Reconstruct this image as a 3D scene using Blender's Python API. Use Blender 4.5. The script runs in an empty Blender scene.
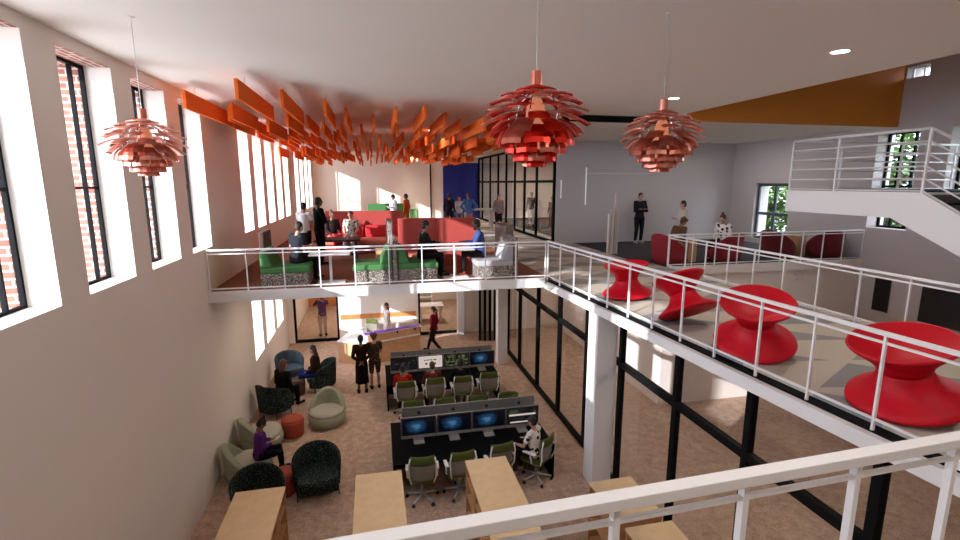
import bpy, bmesh, math, random
from mathutils import Vector, Matrix
PI = math.pi
rad = math.radians
scn = bpy.context.scene
C = scn.collection
rnd = random.Random(7)

# ------------------------------------------------------------------ materials
MATS = {}
def mat(name, col, rough=.6, metal=0., spec=.5, coat=0., noise=None, bump=0., emit=None):
    """noise = (scale, second colour, low, high)"""
    if name in MATS: return MATS[name]
    m = bpy.data.materials.new(name); m.use_nodes = True
    nt = m.node_tree; b = nt.nodes['Principled BSDF']
    b.inputs['Base Color'].default_value = (*col, 1)
    b.inputs['Roughness'].default_value = rough
    b.inputs['Metallic'].default_value = metal
    b.inputs['Specular IOR Level'].default_value = spec
    b.inputs['Coat Weight'].default_value = coat
    if noise or bump:
        tc = nt.nodes.new('ShaderNodeTexCoord')
        n = nt.nodes.new('ShaderNodeTexNoise'); n.inputs['Detail'].default_value = 5
        n.inputs['Scale'].default_value = noise[0] if noise else 60
        nt.links.new(tc.outputs['Object'], n.inputs['Vector'])
        if noise:
            r = nt.nodes.new('ShaderNodeValToRGB')
            r.color_ramp.elements[0].position = noise[2]; r.color_ramp.elements[1].position = noise[3]
            r.color_ramp.elements[0].color = (*col, 1); r.color_ramp.elements[1].color = (*noise[1], 1)
            nt.links.new(n.outputs['Fac'], r.inputs['Fac']); nt.links.new(r.outputs['Color'], b.inputs['Base Color'])
        if bump:
            bp = nt.nodes.new('ShaderNodeBump'); bp.inputs['Strength'].default_value = bump; bp.inputs['Distance'].default_value = .01
            nt.links.new(n.outputs['Fac'], bp.inputs['Height']); nt.links.new(bp.outputs['Normal'], b.inputs['Normal'])
    if emit:
        b.inputs['Emission Color'].default_value = (*emit[0], 1); b.inputs['Emission Strength'].default_value = emit[1]
    MATS[name] = m
    return m

def glass_mat(name, tint=(1, 1, 1), refl=.6):
    m = bpy.data.materials.new(name); m.use_nodes = True; nt = m.node_tree
    nt.nodes.remove(nt.nodes['Principled BSDF'])
    o = nt.nodes['Material Output']
    t = nt.nodes.new('ShaderNodeBsdfTransparent'); t.inputs['Color'].default_value = (*tint, 1)
    g = nt.nodes.new('ShaderNodeBsdfGlossy'); g.inputs['Roughness'].default_value = .02
    f = nt.nodes.new('ShaderNodeLayerWeight'); f.inputs['Blend'].default_value = .5
    pw = nt.nodes.new('ShaderNodeMath'); pw.operation = 'POWER'; pw.inputs[1].default_value = 5; nt.links.new(f.outputs['Facing'], pw.inputs[0])
    mu = nt.nodes.new('ShaderNodeMath'); mu.operation = 'MULTIPLY_ADD'; mu.inputs[1].default_value = refl*.8; mu.inputs[2].default_value = .035*refl
    mx = nt.nodes.new('ShaderNodeMixShader')
    nt.links.new(pw.outputs[0], mu.inputs[0]); nt.links.new(mu.outputs[0], mx.inputs[0])
    nt.links.new(t.outputs[0], mx.inputs[1]); nt.links.new(g.outputs[0], mx.inputs[2]); nt.links.new(mx.outputs[0], o.inputs[0])
    return m

def brick_mat():
    m = bpy.data.materials.new('brick'); m.use_nodes = True; nt = m.node_tree; b = nt.nodes['Principled BSDF']
    b.inputs['Roughness'].default_value = .9
    geo = nt.nodes.new('ShaderNodeNewGeometry'); sp = nt.nodes.new('ShaderNodeSeparateXYZ')
    nt.links.new(geo.outputs['Position'], sp.inputs[0])
    nsp = nt.nodes.new('ShaderNodeSeparateXYZ'); nt.links.new(geo.outputs['Normal'], nsp.inputs[0])
    ab = nt.nodes.new('ShaderNodeMath'); ab.operation = 'ABSOLUTE'; nt.links.new(nsp.outputs[2], ab.inputs[0])
    gt = nt.nodes.new('ShaderNodeMath'); gt.operation = 'GREATER_THAN'; gt.inputs[1].default_value = .5; nt.links.new(ab.outputs[0], gt.inputs[0])
    c1 = nt.nodes.new('ShaderNodeCombineXYZ'); nt.links.new(sp.outputs[0], c1.inputs[0]); nt.links.new(sp.outputs[2], c1.inputs[1])
    c2 = nt.nodes.new('ShaderNodeCombineXYZ'); nt.links.new(sp.outputs[1], c2.inputs[0]); nt.links.new(sp.outputs[0], c2.inputs[1])
    mv = nt.nodes.new('ShaderNodeMix'); mv.data_type = 'VECTOR'
    nt.links.new(gt.outputs[0], mv.inputs[0]); nt.links.new(c1.outputs[0], mv.inputs[4]); nt.links.new(c2.outputs[0], mv.inputs[5])
    br = nt.nodes.new('ShaderNodeTexBrick'); br.inputs['Scale'].default_value = 1
    br.inputs['Brick Width'].default_value = .22; br.inputs['Row Height'].default_value = .085; br.inputs['Mortar Size'].default_value = .011
    br.inputs['Color1'].default_value = (.22, .06, .035, 1); br.inputs['Color2'].default_value = (.33, .10, .055, 1)
    br.inputs['Mortar'].default_value = (.50, .45, .40, 1)
    nt.links.new(mv.outputs[1], br.inputs['Vector']); nt.links.new(br.outputs['Color'], b.inputs['Base Color'])
    return m

def dots_mat(name, base, dot, scale, thr, rough=.8):
    m = bpy.data.materials.new(name); m.use_nodes = True; nt = m.node_tree; b = nt.nodes['Principled BSDF']
    b.inputs['Roughness'].default_value = rough; b.inputs['Specular IOR Level'].default_value = .15
    tc = nt.nodes.new('ShaderNodeTexCoord'); v = nt.nodes.new('ShaderNodeTexVoronoi'); v.inputs['Scale'].default_value = scale
    nt.links.new(tc.outputs['Object'], v.inputs['Vector'])
    l = nt.nodes.new('ShaderNodeMath'); l.operation = 'LESS_THAN'; l.inputs[1].default_value = thr
    nt.links.new(v.outputs['Distance'], l.inputs[0])
    mx = nt.nodes.new('ShaderNodeMix'); mx.data_type = 'RGBA'; mx.inputs[6].default_value = (*base, 1); mx.inputs[7].default_value = (*dot, 1)
    nt.links.new(l.outputs[0], mx.inputs[0]); nt.links.new(mx.outputs[2], b.inputs['Base Color'])
    MATS[name] = m
    return m

def carpet_mat(name, a, b_, grain):
    """loop pile carpet tiles with soft mottling"""
    m = bpy.data.materials.new(name); m.use_nodes = True; nt = m.node_tree; b = nt.nodes['Principled BSDF']
    b.inputs['Roughness'].default_value = .95; b.inputs['Specular IOR Level'].default_value = .15
    geo = nt.nodes.new('ShaderNodeNewGeometry')
    n1 = nt.nodes.new('ShaderNodeTexNoise'); n1.inputs['Scale'].default_value = 6; n1.inputs['Detail'].default_value = 8; n1.inputs['Roughness'].default_value = .75
    n2 = nt.nodes.new('ShaderNodeTexNoise'); n2.inputs['Scale'].default_value = grain; n2.inputs['Detail'].default_value = 3
    nt.links.new(geo.outputs['Position'], n1.inputs['Vector']); nt.links.new(geo.outputs['Position'], n2.inputs['Vector'])
    ad = nt.nodes.new('ShaderNodeMath'); ad.operation = 'ADD'; nt.links.new(n1.outputs[0], ad.inputs[0]); nt.links.new(n2.outputs[0], ad.inputs[1])
    r = nt.nodes.new('ShaderNodeMapRange'); r.inputs[1].default_value = .8; r.inputs[2].default_value = 1.2
    nt.links.new(ad.outputs[0], r.inputs[0])
    mx = nt.nodes.new('ShaderNodeMix'); mx.data_type = 'RGBA'; mx.inputs[6].default_value = (*a, 1); mx.inputs[7].default_value = (*b_, 1)
    nt.links.new(r.outputs[0], mx.inputs[0]); nt.links.new(mx.outputs[2], b.inputs['Base Color'])
    return m

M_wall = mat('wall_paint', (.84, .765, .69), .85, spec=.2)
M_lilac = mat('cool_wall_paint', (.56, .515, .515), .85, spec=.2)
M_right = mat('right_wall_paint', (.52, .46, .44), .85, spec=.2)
M_cream = mat('cream_wall_paint', (.80, .70, .57), .85, spec=.2)
M_ceil = mat('ceiling_paint', (.87, .80, .735), .9, spec=.1)
M_white = mat('white_metal_paint', (.80, .78, .77), .45)
M_beam = mat('beam_paint', (.78, .75, .72), .6)
M_black = mat('black_metal', (.005, .005, .005), .7, spec=.1)
M_blue = mat('navy_wall_panel', (.004, .012, .18), .6)
M_orange_w = mat('orange_wall_paint', (.62, .20, .015), .7)
M_baffle = mat('orange_felt', (.80, .15, .02), .9, spec=.2)
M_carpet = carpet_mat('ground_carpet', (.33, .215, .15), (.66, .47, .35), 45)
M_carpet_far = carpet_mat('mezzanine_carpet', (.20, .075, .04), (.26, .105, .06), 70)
M_dark_carpet = carpet_mat('charcoal_carpet', (.040, .038, .042), (.055, .052, .056), 80)
M_glass = glass_mat('window_glass', (.97, .98, 1), .6)
M_pglass = glass_mat('partition_glass', (.93, .92, .92), 1.0)
M_brick = brick_mat()
M_birch = mat('birch_top', (.72, .50, .27), .5, noise=(7, (.68, .46, .25), .4, .6))
M_birch_d = mat('birch_edge', (.56, .29, .13), .55, noise=(12, (.48, .24, .10), .4, .6))
M_tan = mat('tan_wood', (.66, .38, .20), .5, noise=(6, (.60, .34, .18), .4, .6))
M_whitetop = mat('white_laminate', (.82, .81, .80), .35)
M_purple = mat('purple_laminate', (.16, .03, .42), .4)
M_orangewood = mat('orange_wood', (.70, .27, .08), .5, noise=(5, (.6, .22, .07), .4, .6))
M_red = mat('red_plastic', (.52, .001, .012), .5, spec=.25)
M_redfab = mat('brick_red_fabric', (.40, .055, .04), .85, noise=(40, (.35, .045, .033), .4, .6))
M_redcush = mat('red_fabric', (.55, .02, .025), .8)
M_coral = mat('coral_fabric', (.72, .22, .14), .85)
M_maroon = mat('maroon_fabric', (.14, .005, .009), .8)
M_green = mat('green_fabric', (.06, .20, .055), .85, noise=(30, (.05, .17, .045), .4, .6))
M_sunlit_green = mat('sunlit_green_fabric', (.30, .58, .22), .8)  # paler copy of the green, sunlight on the cushion end put into its colour
M_greyfab = mat('grey_fabric', (.42, .40, .40), .85)
M_speck = dots_mat('speckled_fabric', (.13, .10, .085), (.66, .58, .50), 42, .36)
M_tub = dots_mat('dark_green_tweed', (.010, .018, .016), (.09, .11, .095), 38, .32)
M_bluetub = dots_mat('slate_blue_fabric', (.06, .085, .11), (.09, .12, .15), 50, .30)
M_sage = mat('sage_fabric', (.33, .34, .24), .9, noise=(25, (.30, .31, .22), .4, .6))
M_sage_l = mat('pale_sage_fabric', (.44, .42, .33), .9)
M_terra = mat('terracotta_felt', (.36, .06, .025), .8)
M_copper = mat('red_copper', (.72, .028, .014), .27, .75)
M_copper2 = mat('rose_copper', (.64, .19, .125), .28, .8)
M_copper3 = mat('pale_copper', (.70, .29, .21), .28, .8)
M_chrome = mat('chrome', (.7, .68, .66), .15, 1.)
M_alu = mat('aluminium', (.52, .51, .50), .4, .7)
M_desk = mat('black_laminate', (.003, .003, .0035), .75, spec=.08)
M_olive = mat('olive_fabric', (.085, .10, .024), .9, spec=.2)
M_mesh = mat('grey_mesh_fabric', (.20, .18, .14), .9)
M_armw = mat('white_plastic', (.72, .70, .68), .4)
M_plastic = mat('dark_plastic', (.015, .015, .015), .5)
M_brown = mat('dark_brown_wood', (.07, .03, .02), .5)
M_paper = mat('paper', (.85, .85, .84), .7)
M_leather = mat('light_wood', (.62, .36, .18), .6)

# ------------------------------------------------------------------ mesh builder
class MB:
    def __init__(s): s.v = []; s.f = []; s.m = []
    def add(s, vs, fs, mi=0):
        o = len(s.v); s.v += [tuple(v) for v in vs]
        s.f += [tuple(o + i for i in f) for f in fs]; s.m += [mi] * len(fs); return s
    def box(s, x0, x1, y0, y1, z0, z1, mi=0):
        return s.add([(x0,y0,z0),(x1,y0,z0),(x1,y1,z0),(x0,y1,z0),(x0,y0,z1),(x1,y0,z1),(x1,y1,z1),(x0,y1,z1)],
                     [(0,3,2,1),(4,5,6,7),(0,1,5,4),(1,2,6,5),(2,3,7,6),(3,0,4,7)], mi)
    def prism(s, poly, z0, z1, mi=0, side=None):
        """poly counter-clockwise; side = list of material index per side"""
        n = len(poly); s.add([(x, y, z0) for x, y in poly] + [(x, y, z1) for x, y in poly], [tuple(range(n))[::-1], tuple(range(n, 2*n))], mi)
        o = len(s.v) - 2*n
        for i in range(n):
            j = (i+1) % n; s.f.append((o+i, o+j, o+n+j, o+n+i)); s.m.append(side[i] if side else mi)
        return s
    def ring(s, p, R, a, b, n):
        return [p + R @ Vector((a*math.cos(2*PI*i/n), b*math.sin(2*PI*i/n), 0)) for i in range(n)]
    def tube(s, pts, rs, n=10, mi=0, cap=True, flat=None, up=None):
        """tapered tube through pts; rs radii, each a number or an (a,b) pair"""
        pts = [Vector(p) for p in pts]; o = len(s.v); k = len(pts)
        for i, p in enumerate(pts):
            d = (pts[min(i+1, k-1)] - pts[max(i-1, 0)]).normalized()
            ref = Vector(up) if up else (Vector((0,0,1)) if abs(d.z) < .9 else Vector((0,1,0)))
            x = ref.cross(d)
            x = x.normalized() if x.length > 1e-5 else Vector((1,0,0)); y = d.cross(x)
            r = rs[i] if isinstance(rs, (list, tuple)) else rs
            a, b = r if isinstance(r, (list, tuple)) else (r, r)
            for j in range(n):
                t = 2*PI*j/n; s.v.append(tuple(p + x*a*math.cos(t) + y*b*math.sin(t)))
        for i in range(k-1):
            for j in range(n):
                q = (j+1) % n; s.f.append((o+i*n+j, o+i*n+q, o+(i+1)*n+q, o+(i+1)*n+j)); s.m.append(mi)
        if cap:
            s.f.append(tuple(o+j for j in range(n))[::-1]); s.m.append(mi)
            s.f.append(tuple(o+(k-1)*n+j for j in range(n))); s.m.append(mi)
        return s
    def ball(s, c, r, n=10, mi=0, rot=None):
        a, b, d = r if isinstance(r, (list, tuple)) else (r, r, r)
        o = len(s.v); h = n//2 + 1; c = Vector(c)
        for i in range(1, h):
            ph = PI*i/h
            for j in range(n):
                t = 2*PI*j/n; w = Vector((a*math.sin(ph)*math.cos(t), b*math.sin(ph)*math.sin(t), d*math.cos(ph)))
                if rot: w = rot @ w
                s.v.append(tuple(c + w))
        w = Vector((0,0,d)); w = rot @ w if rot else w
        s.v.append(tuple(c + w)); s.v.append(tuple(c - w)); T = len(s.v)-2; B = T+1
        for i in range(h-2):
            for j in range(n):
                q = (j+1) % n; s.f.append((o+i*n+j, o+(i+1)*n+j, o+(i+1)*n+q, o+i*n+q)); s.m.append(mi)
        for j in range(n):
            q = (j+1) % n; s.f.append((T, o+j, o+q)); s.m.append(mi); s.f.append((B, o+(h-2)*n+q, o+(h-2)*n+j)); s.m.append(mi)
        return s
    def lathe(s, prof, n=32, mi=0, M=None, cap=True):
        o = len(s.v); k = len(prof)
        for r, z in prof:
            for j in range(n):
                t = 2*PI*j/n; p = Vector((max(r, 1e-4)*math.cos(t), max(r, 1e-4)*math.sin(t), z))
                s.v.append(tuple(M @ p if M else p))
        for i in range(k-1):
            for j in range(n):
                q = (j+1) % n; s.f.append((o+i*n+j, o+i*n+q, o+(i+1)*n+q, o+(i+1)*n+j)); s.m.append(mi)
        if not cap: return s
        s.f.append(tuple(o+j for j in range(n))[::-1]); s.m.append(mi)
        s.f.append(tuple(o+(k-1)*n+j for j in range(n))); s.m.append(mi)
        return s
    def build(s, name, mats, parent=None, loc=None, smooth=False, bevel=0, remesh=0, seg=2):
        me = bpy.data.meshes.new(name); me.from_pydata(s.v, [], s.f)
        for m in (mats if isinstance(mats, (list, tuple)) else [mats]): me.materials.append(m)
        me.polygons.foreach_set('material_index', s.m)
        if smooth: me.polygons.foreach_set('use_smooth', [True]*len(s.f))
        me.update()
        o = bpy.data.objects.new(name, me); C.objects.link(o)
        if loc: o.location = loc
        if parent: o.parent = parent
        if bevel:
            b = o.modifiers.new('bevel', 'BEVEL'); b.width = bevel; b.segments = seg; b.limit_method = 'ANGLE'
        if remesh:
            r = o.modifiers.new('remesh', 'REMESH'); r.mode = 'VOXEL'; r.voxel_size = remesh; r.use_smooth_shade = True
            q = o.modifiers.new('smooth', 'SMOOTH'); q.factor = .5; q.iterations = 2
        return o

def tag(o, label=None, cat=None, group=None, kind=None):
    if label: o['label'] = label
    if cat: o['category'] = cat
    if group: o['group'] = group
    if kind: o['kind'] = kind
    return o
def thing(name, label, cat, loc=(0,0,0), rz=0, group=None):
    o = bpy.data.objects.new(name, None); C.objects.link(o); o.location = loc; o.rotation_euler = (0, 0, rz)
    o.empty_display_size = .1
    return tag(o, label, cat, group)
def copy_tree(o, parent=None):
    c = o.copy(); C.objects.link(c)
    if parent: c.parent = parent
    for ch in list(o.children): copy_tree(ch, c)
    return c
def place(proto, loc, rz, label, group=None):
    if not proto.get('_used'): proto['_used'] = 1; o = proto
    else: o = copy_tree(proto)
    o.location = loc; o.rotation_euler = (0, 0, rz); o['label'] = label
    if group: o['group'] = group
    return o
def struct(name, mb, m, label=None, **k):
    o = mb.build(name, m, **k); o['kind'] = 'structure'
    if label: o['label'] = label
    return o

# ------------------------------------------------------------------ levels
LX, RX = -3.33, 13.8          # left and right walls
MZ, ZC, SL = 3.9, 7.75, 3.72  # mezzanine floor, ceiling, slab underside
FY = 10.65                    # mezzanine front edge
BY = 30.0                     # upper back wall
GY = 19.1                     # ground back wall

# ------------------------------------------------------------------ left wall
T = .80; SPL = .5; XI = LX; XP = LX - .33; XO = LX - T  # SPL splays the unseen near reveals outwards, shaped to let more sun in
winA = [(1.33, 2.48), (3.07, 4.22), (4.80, 5.97), (6.52, 7.70), (8.24, 9.40), (10.0, 11.12)]
winB = [(13.88 + 1.62*k, 14.95 + 1.62*k) for k in range(5)]
winC = [(23.2 + 1.62*k, 24.25 + 1.62*k) for k in range(4)]
upper = winA + winB + winC
lower = [(13.9, 14.98), (15.45, 16.65), (17.1, 18.2)]
Z0, Z1 = 4.79, 7.60
def piers(mb, wins, y0, y1, z0, z1):
    seq = [(y0, y0)] + wins + [(y1, y1)]
    for i in range(len(seq)-1):
        a = seq[i][1]; b = seq[i+1][0]; last = i == len(seq)-2; ob = b if last else b - SPL
        # far reveal of the window before this pier: plaster inside, brick outside
        poly = [(XO, a), (XP - .03, a), (XI, a), (XI, b), (XO, ob)]
        mb.prism(poly, z0, z1, 0, [1, 0, 0, 0, 1])
mb = MB()
piers(mb, upper, -6, BY + .3, Z0, Z1)
piers(mb, lower, -6, BY + .3, 1.22, 3.05)
mb.box(XO, XI, -6, BY + .3, -.3, 1.22); mb.box(XO, XI, -6, BY + .3, 3.05, Z0)
mb.add([(XO,-6,Z1),(XI,-6,Z1),(XI,BY+.3,Z1),(XO,BY+.3,Z1)], [(0,3,2,1)], 1)
mb.add([(XO,-6,Z1+.001),(XI,-6,Z1+.001),(XI,BY+.3,Z1+.001),(XO,BY+.3,Z1+.001),(XO,-6,8.2),(XI,-6,8.2),(XI,BY+.3,8.2),(XO,BY+.3,8.2)],
       [(4,5,6,7),(0,1,5,4),(1,2,6,5),(2,3,7,6),(3,0,4,7)], 0)
struct('wall_left', mb, [M_wall, M_brick])
wn = 0
def left_window(y0, y1, z0, z1, bars):
    global wn; wn += 1
    f = MB(); t = .035; ya = y0 - .18; x0, x1 = XP - .025, XP + .025; yb = y1 - .015
    f.box(x0, x1, ya, ya+t, z0, z1); f.box(x0, x1, yb-t, yb, z0, z1); f.box(x0, x1, ya+t, yb-t, z0, z0+t); f.box(x0, x1, ya+t, yb-t, z1-t, z1)
    ym = yb - .30
    f.box(x0, x1, ym, ym+.028, z0+t, z1-t)
    for z in bars: f.box(x0, x1, ya+t, ym, z, z+.03); f.box(x0, x1, ym+.028, yb-t, z, z+.03)
    o = struct('window_%d' % wn, f, M_black)
    p = MB(); p.box(XP-.004, XP+.004, ya+t, yb-t, z0+t, z1-t); p.build('pane', M_glass, o)
for a, b in upper: left_window(a, b, Z0, Z1, [6.02])
for a, b in lower: left_window(a, b, 1.22, 3.05, [])

# ------------------------------------------------------------------ floors, ceilings, other walls
mb = MB(); mb.box(XI, RX, -6, 27, -.3, 0); struct('floor', mb, M_carpet)
# mezzanine slab: front bridge, right walkway and lobby
WX0, WX1 = 4.0, 7.52
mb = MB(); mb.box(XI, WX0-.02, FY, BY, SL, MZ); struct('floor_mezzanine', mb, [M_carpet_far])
# walkway floor with grey triangles in the beige carpet
def walk_mat():
    m = bpy.data.materials.new('walkway_carpet'); m.use_nodes = True; nt = m.node_tree; b = nt.nodes['Principled BSDF']
    b.inputs['Roughness'].default_value = .9
    geo = nt.nodes.new('ShaderNodeNewGeometry'); sp = nt.nodes.new('ShaderNodeSeparateXYZ'); nt.links.new(geo.outputs['Position'], sp.inputs[0])
    def math_(op, a, b_=None, v=None):
        n = nt.nodes.new('ShaderNodeMath'); n.operation = op; nt.links.new(a, n.inputs[0])
        if b_ is not None: nt.links.new(b_, n.inputs[1])
        if v is not None: n.inputs[1].default_value = v
        return n.outputs[0]
    y = math_('MULTIPLY', sp.outputs[1], v=.62); x = math_('MULTIPLY', sp.outputs[0], v=.55)
    a = math_('FRACT', math_('ADD', y, x)); c = math_('FRACT', math_('SUBTRACT', y, math_('MULTIPLY', x, v=.6)))
    d = math_('GREATER_THAN', math_('ADD', a, c), v=1.12)
    n2 = nt.nodes.new('ShaderNodeTexNoise'); n2.inputs['Scale'].default_value = 40; nt.links.new(geo.outputs['Position'], n2.inputs['Vector'])
    mx = nt.nodes.new('ShaderNodeMix'); mx.data_type = 'RGBA'; mx.inputs[6].default_value = (.56, .49, .40, 1); mx.inputs[7].default_value = (.30, .29, .28, 1)
    nt.links.new(d, mx.inputs[0])
    m2 = nt.nodes.new('ShaderNodeMix'); m2.data_type = 'RGBA'; m2.blend_type = 'MULTIPLY'; m2.inputs[0].default_value = .25
    nt.links.new(mx.outputs[2], m2.inputs[6]); nt.links.new(n2.outputs['Color'], m2.inputs[7])
    nt.links.new(m2.outputs[2], b.inputs['Base Color'])
    return m
M_walk = walk_mat()
def ex(y): return 3.92 + .07*(FY - y)          # the walkway edge runs slightly off the room axis
mb = MB(); mb.prism([(ex(1.6)+.13, 1.6), (WX1, 1.6), (WX1, 12.0), (ex(12)+.13, 12.0)], SL, MZ); mb.box(WX0, WX1, -4, 1.6, SL, MZ); mb.box(WX0, 7.2, 12.0, BY, SL, MZ); struct('floor_walkway', mb, M_walk)
mb = MB(); mb.box(WX1, RX, 11.3, 12.0, SL, MZ); mb.box(7.2, RX, 12.0, BY, SL, MZ); struct('floor_lobby', mb, M_dark_carpet)
mb = MB(); mb.box(XI, ex(1.6), .2, 1.54, SL, MZ); struct('floor_bridge', mb, M_walk)
# painted steel edge beams
mb = MB(); mb.box(XI, ex(FY) - .06, FY - .10, FY, SL - .02, MZ + .01); struct('trim_1', mb, M_beam)
mb = MB(); mb.prism([(ex(1.78)-.06, 1.78), (ex(1.78)+.02, 1.78), (ex(FY)+.02, FY), (ex(FY)-.06, FY)], SL-.06, MZ-.085); struct('trim_2', mb, M_beam)
mb = MB(); mb.prism([(ex(1.78)+.02, 1.78), (ex(1.78)+.13, 1.78), (ex(FY)+.13, FY), (ex(FY)+.02, FY)], SL-.02, MZ-.05); struct('trim_3', mb, M_black)
mb = MB(); mb.prism([(XI, 1.545), (ex(1.8)+.1, 1.545), (ex(1.8)-.06, 1.86), (XI, 1.62)], SL - .03, MZ + .0); struct('trim_4', mb, M_beam)
mb = MB(); mb.box(WX1, WX1 + .05, -4, 11.25, SL - .03, MZ + .03); struct('trim_5', mb, M_beam)
mb = MB(); mb.box(WX1 + .05, RX, 11.25, 11.3, SL - .03, MZ + .03); struct('trim_6', mb, M_wall)
# ceilings
mb = MB()
mb.box(XI, 7.5, -6, 11.7, ZC, ZC + .25); mb.box(XI, 4.6, 11.7, BY, ZC, ZC + .25)
mb.box(4.6, RX, 11.7, BY, 7.59, 8.0); mb.box(7.5, RX, 10.92, 11.7, 7.59, 8.0)
struct('ceiling', mb, M_ceil)
mb = MB(); mb.box(7.25, RX + .3, -6, 10.95, 9.7, 9.9); mb.box(7.25, 7.5, -6, 10.8, ZC + .25, 9.7); struct('ceiling_high', mb, M_ceil)
mb = MB(); mb.box(4.6, 7.5, 11.66, 11.7, 7.59, ZC); struct('trim_7', mb, M_black)
mb = MB(); mb.box(7.5, RX, 10.8, 10.92, 7.57, 9.7); struct('wall_orange', mb, M_orange_w)
# upper back wall with navy panel
mb = MB(); mb.box(XI, 3.45, BY, BY + .3, MZ, ZC); mb.box(3.45, 4.25, BY + .12, BY + .3, MZ, ZC); mb.box(4.25, 6.5, BY, BY + .3, 7.3, ZC); mb.box(6.5, RX, BY, BY+.3, MZ, 7.6)
struct('wall_back_upper', mb, M_cream)
mb = MB(); mb.box(4.25, 6.5, BY + .05, BY + .3, MZ, 7.3); struct('wall_navy', mb, M_blue)
mb = MB(); mb.box(3.43, 3.50, BY - .06, BY, MZ, 7.3); struct('trim_8', mb, M_black)
# lobby back wall with linear reveal lines
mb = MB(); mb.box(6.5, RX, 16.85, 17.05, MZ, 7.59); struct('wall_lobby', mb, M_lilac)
# right wall with tall windows, small lobby window, dark panels
mb = MB()
def rect_wall(mb, x0, x1, y0, y1, z0, z1, holes):
    ys = sorted({y0, y1} | {h[0] for h in holes} | {h[1] for h in holes}); 
    for a, b in zip(ys, ys[1:]):
        hs = sorted([h for h in holes if h[0] <= a and h[1] >= b], key=lambda h: h[2]); z = z0
        for h in hs:
            if h[2] > z: mb.box(x0, x1, a, b, z, h[2])
            z = h[3]
        if z < z1: mb.box(x0, x1, a, b, z, z1)
tall = [(10.22, 11.3), (8.52, 9.5), (6.8, 7.8), (5.1, 6.1)]
hs2 = []
for a, b in tall: hs2.append((a, b, 4.85, 7.47))
hs2 += [(14.05, 15.62, 4.08, 6.08)]
# lower band and high band are separate so that holes never overlap in y
rect_wall(mb, RX, RX + .6, -6, 17.05, -.3, 8.0, hs2)
rect_wall(mb, RX, RX + .6, -6, 11.2, 8.0, 9.9, [(10.22, 10.77, 8.78, 9.06)])
rect_wall(mb, RX, RX + .6, 17.05, BY + .3, -.3, 8.0, [])
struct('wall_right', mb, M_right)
def right_window(y0, y1, z0, z1, vs, zs, m, dx=.36, t=.05):
    global wn; wn += 1
    f = MB(); x0, x1 = RX + dx, RX + dx + .05
    f.box(x0, x1, y0, y0+t, z0, z1); f.box(x0, x1, y1-t, y1, z0, z1); f.box(x0, x1, y0+t, y1-t, z0, z0+t); f.box(x0, x1, y0+t, y1-t, z1-t, z1)
    for y in vs: f.box(x0, x1, y-t/2, y+t/2, z0+t, z1-t)
    for z in zs: f.box(x0+.005, x1-.005, y0+t, y1-t, z-t/2, z+t/2)
    o = struct('window_%d' % wn, f, m)
    p = MB(); p.box(x0+.02, x0+.03, y0+t, y1-t, z0+t, z1-t); p.build('pane', M_glass, o)
for a, b in tall: right_window(a, b, 4.85, 7.47, [a+.35, a+.72], [7.15, 6.0], M_black, t=.06)
M_slate = mat('slate_frame', (.07, .085, .11), .5)
right_window(14.05, 15.62, 4.08, 6.08, [14.8], [5.0], M_slate, dx=.12, t=.10)
right_window(10.22, 10.77, 8.78, 9.06, [10.5], [], M_armw, dx=.2, t=.02)
# wall under the lobby edge and enclosing the room below the walkway
mb = MB(); mb.box(7.65, RX, 11.35, 11.5, 0, SL); struct('wall_under_lobby', mb, M_wall)
mb = MB(); mb.box(7.55, 7.65, 11.35, GY, 0, SL); struct('wall_side_room', mb, M_wall)
# ground back wall with two glazed openings
mb = MB()
mb.box(XI, -3.12, GY, GY+.2, 0, SL); mb.box(-1.46, 1.62, GY, GY+.2, 0, SL); mb.box(3.42, 7.65, GY, GY+.2, 0, SL)
mb.box(-3.12, -1.46, GY, GY+.2, 2.75, SL); mb.box(1.62, 3.42, GY, GY+.2, 2.75, SL)
struct('wall_back', mb, M_wall)
def back_window(x0, x1, z0, z1):
    global wn; wn += 1
    f = MB(); t = .08; y0, y1 = GY + .02, GY + .12
    f.box(x0, x0+t, y0, y1, z0, z1); f.box(x1-t, x1, y0, y1, z0, z1); f.box(x0+t, x1-t, y0, y1, z0, z0+t*1.3); f.box(x0+t, x1-t, y0, y1, z1-t, z1)
    o = struct('window_%d' % wn, f, M_black)
    p = MB(); p.box(x0+t, x1-t, y0+.04, y0+.05, z0+t*1.3, z1-t); p.build('pane', M_pglass, o)
back_window(-3.12, -1.46, 0, 2.75); back_window(1.62, 3.42, 0, 2.75)
mb = MB(); mb.box(XI, 10, 25, 25.2, 0, SL); struct('wall_far_room', mb, M_wall)
mb = MB(); mb.box(XI, -1.55, 24.9, 25, .02, 1.9); struct('trim_9', mb, M_orangewood)
# orange stripe on the reception wall
mb = MB(); mb.box(-1.40, 1.52, GY-.02, GY, .84, 1.03); struct('trim_10', mb, M_orangewood)
# wall far behind the camera
mb = MB(); mb.box(XI, RX, -6.3, -6, 0, 9.9); struct('wall_front', mb, M_wall)
# columns
def column(x, y, z1, label, w=.34):
    mb = MB(); mb.box(x-w/2, x+w/2, y-w/2, y+w/2, 0, z1)
    tag(mb.build('column', M_white, bevel=.008), label, 'column')
column(4.33, 8.50, SL-.02, 'white square column under the right walkway, nearest one', .42)
column(4.12, 15.45, SL, 'white square column beyond the computer desks under the mezzanine', .33)
column(3.30, 18.85, SL, 'white square column beside the far glazed opening on the ground floor', .26)

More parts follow.
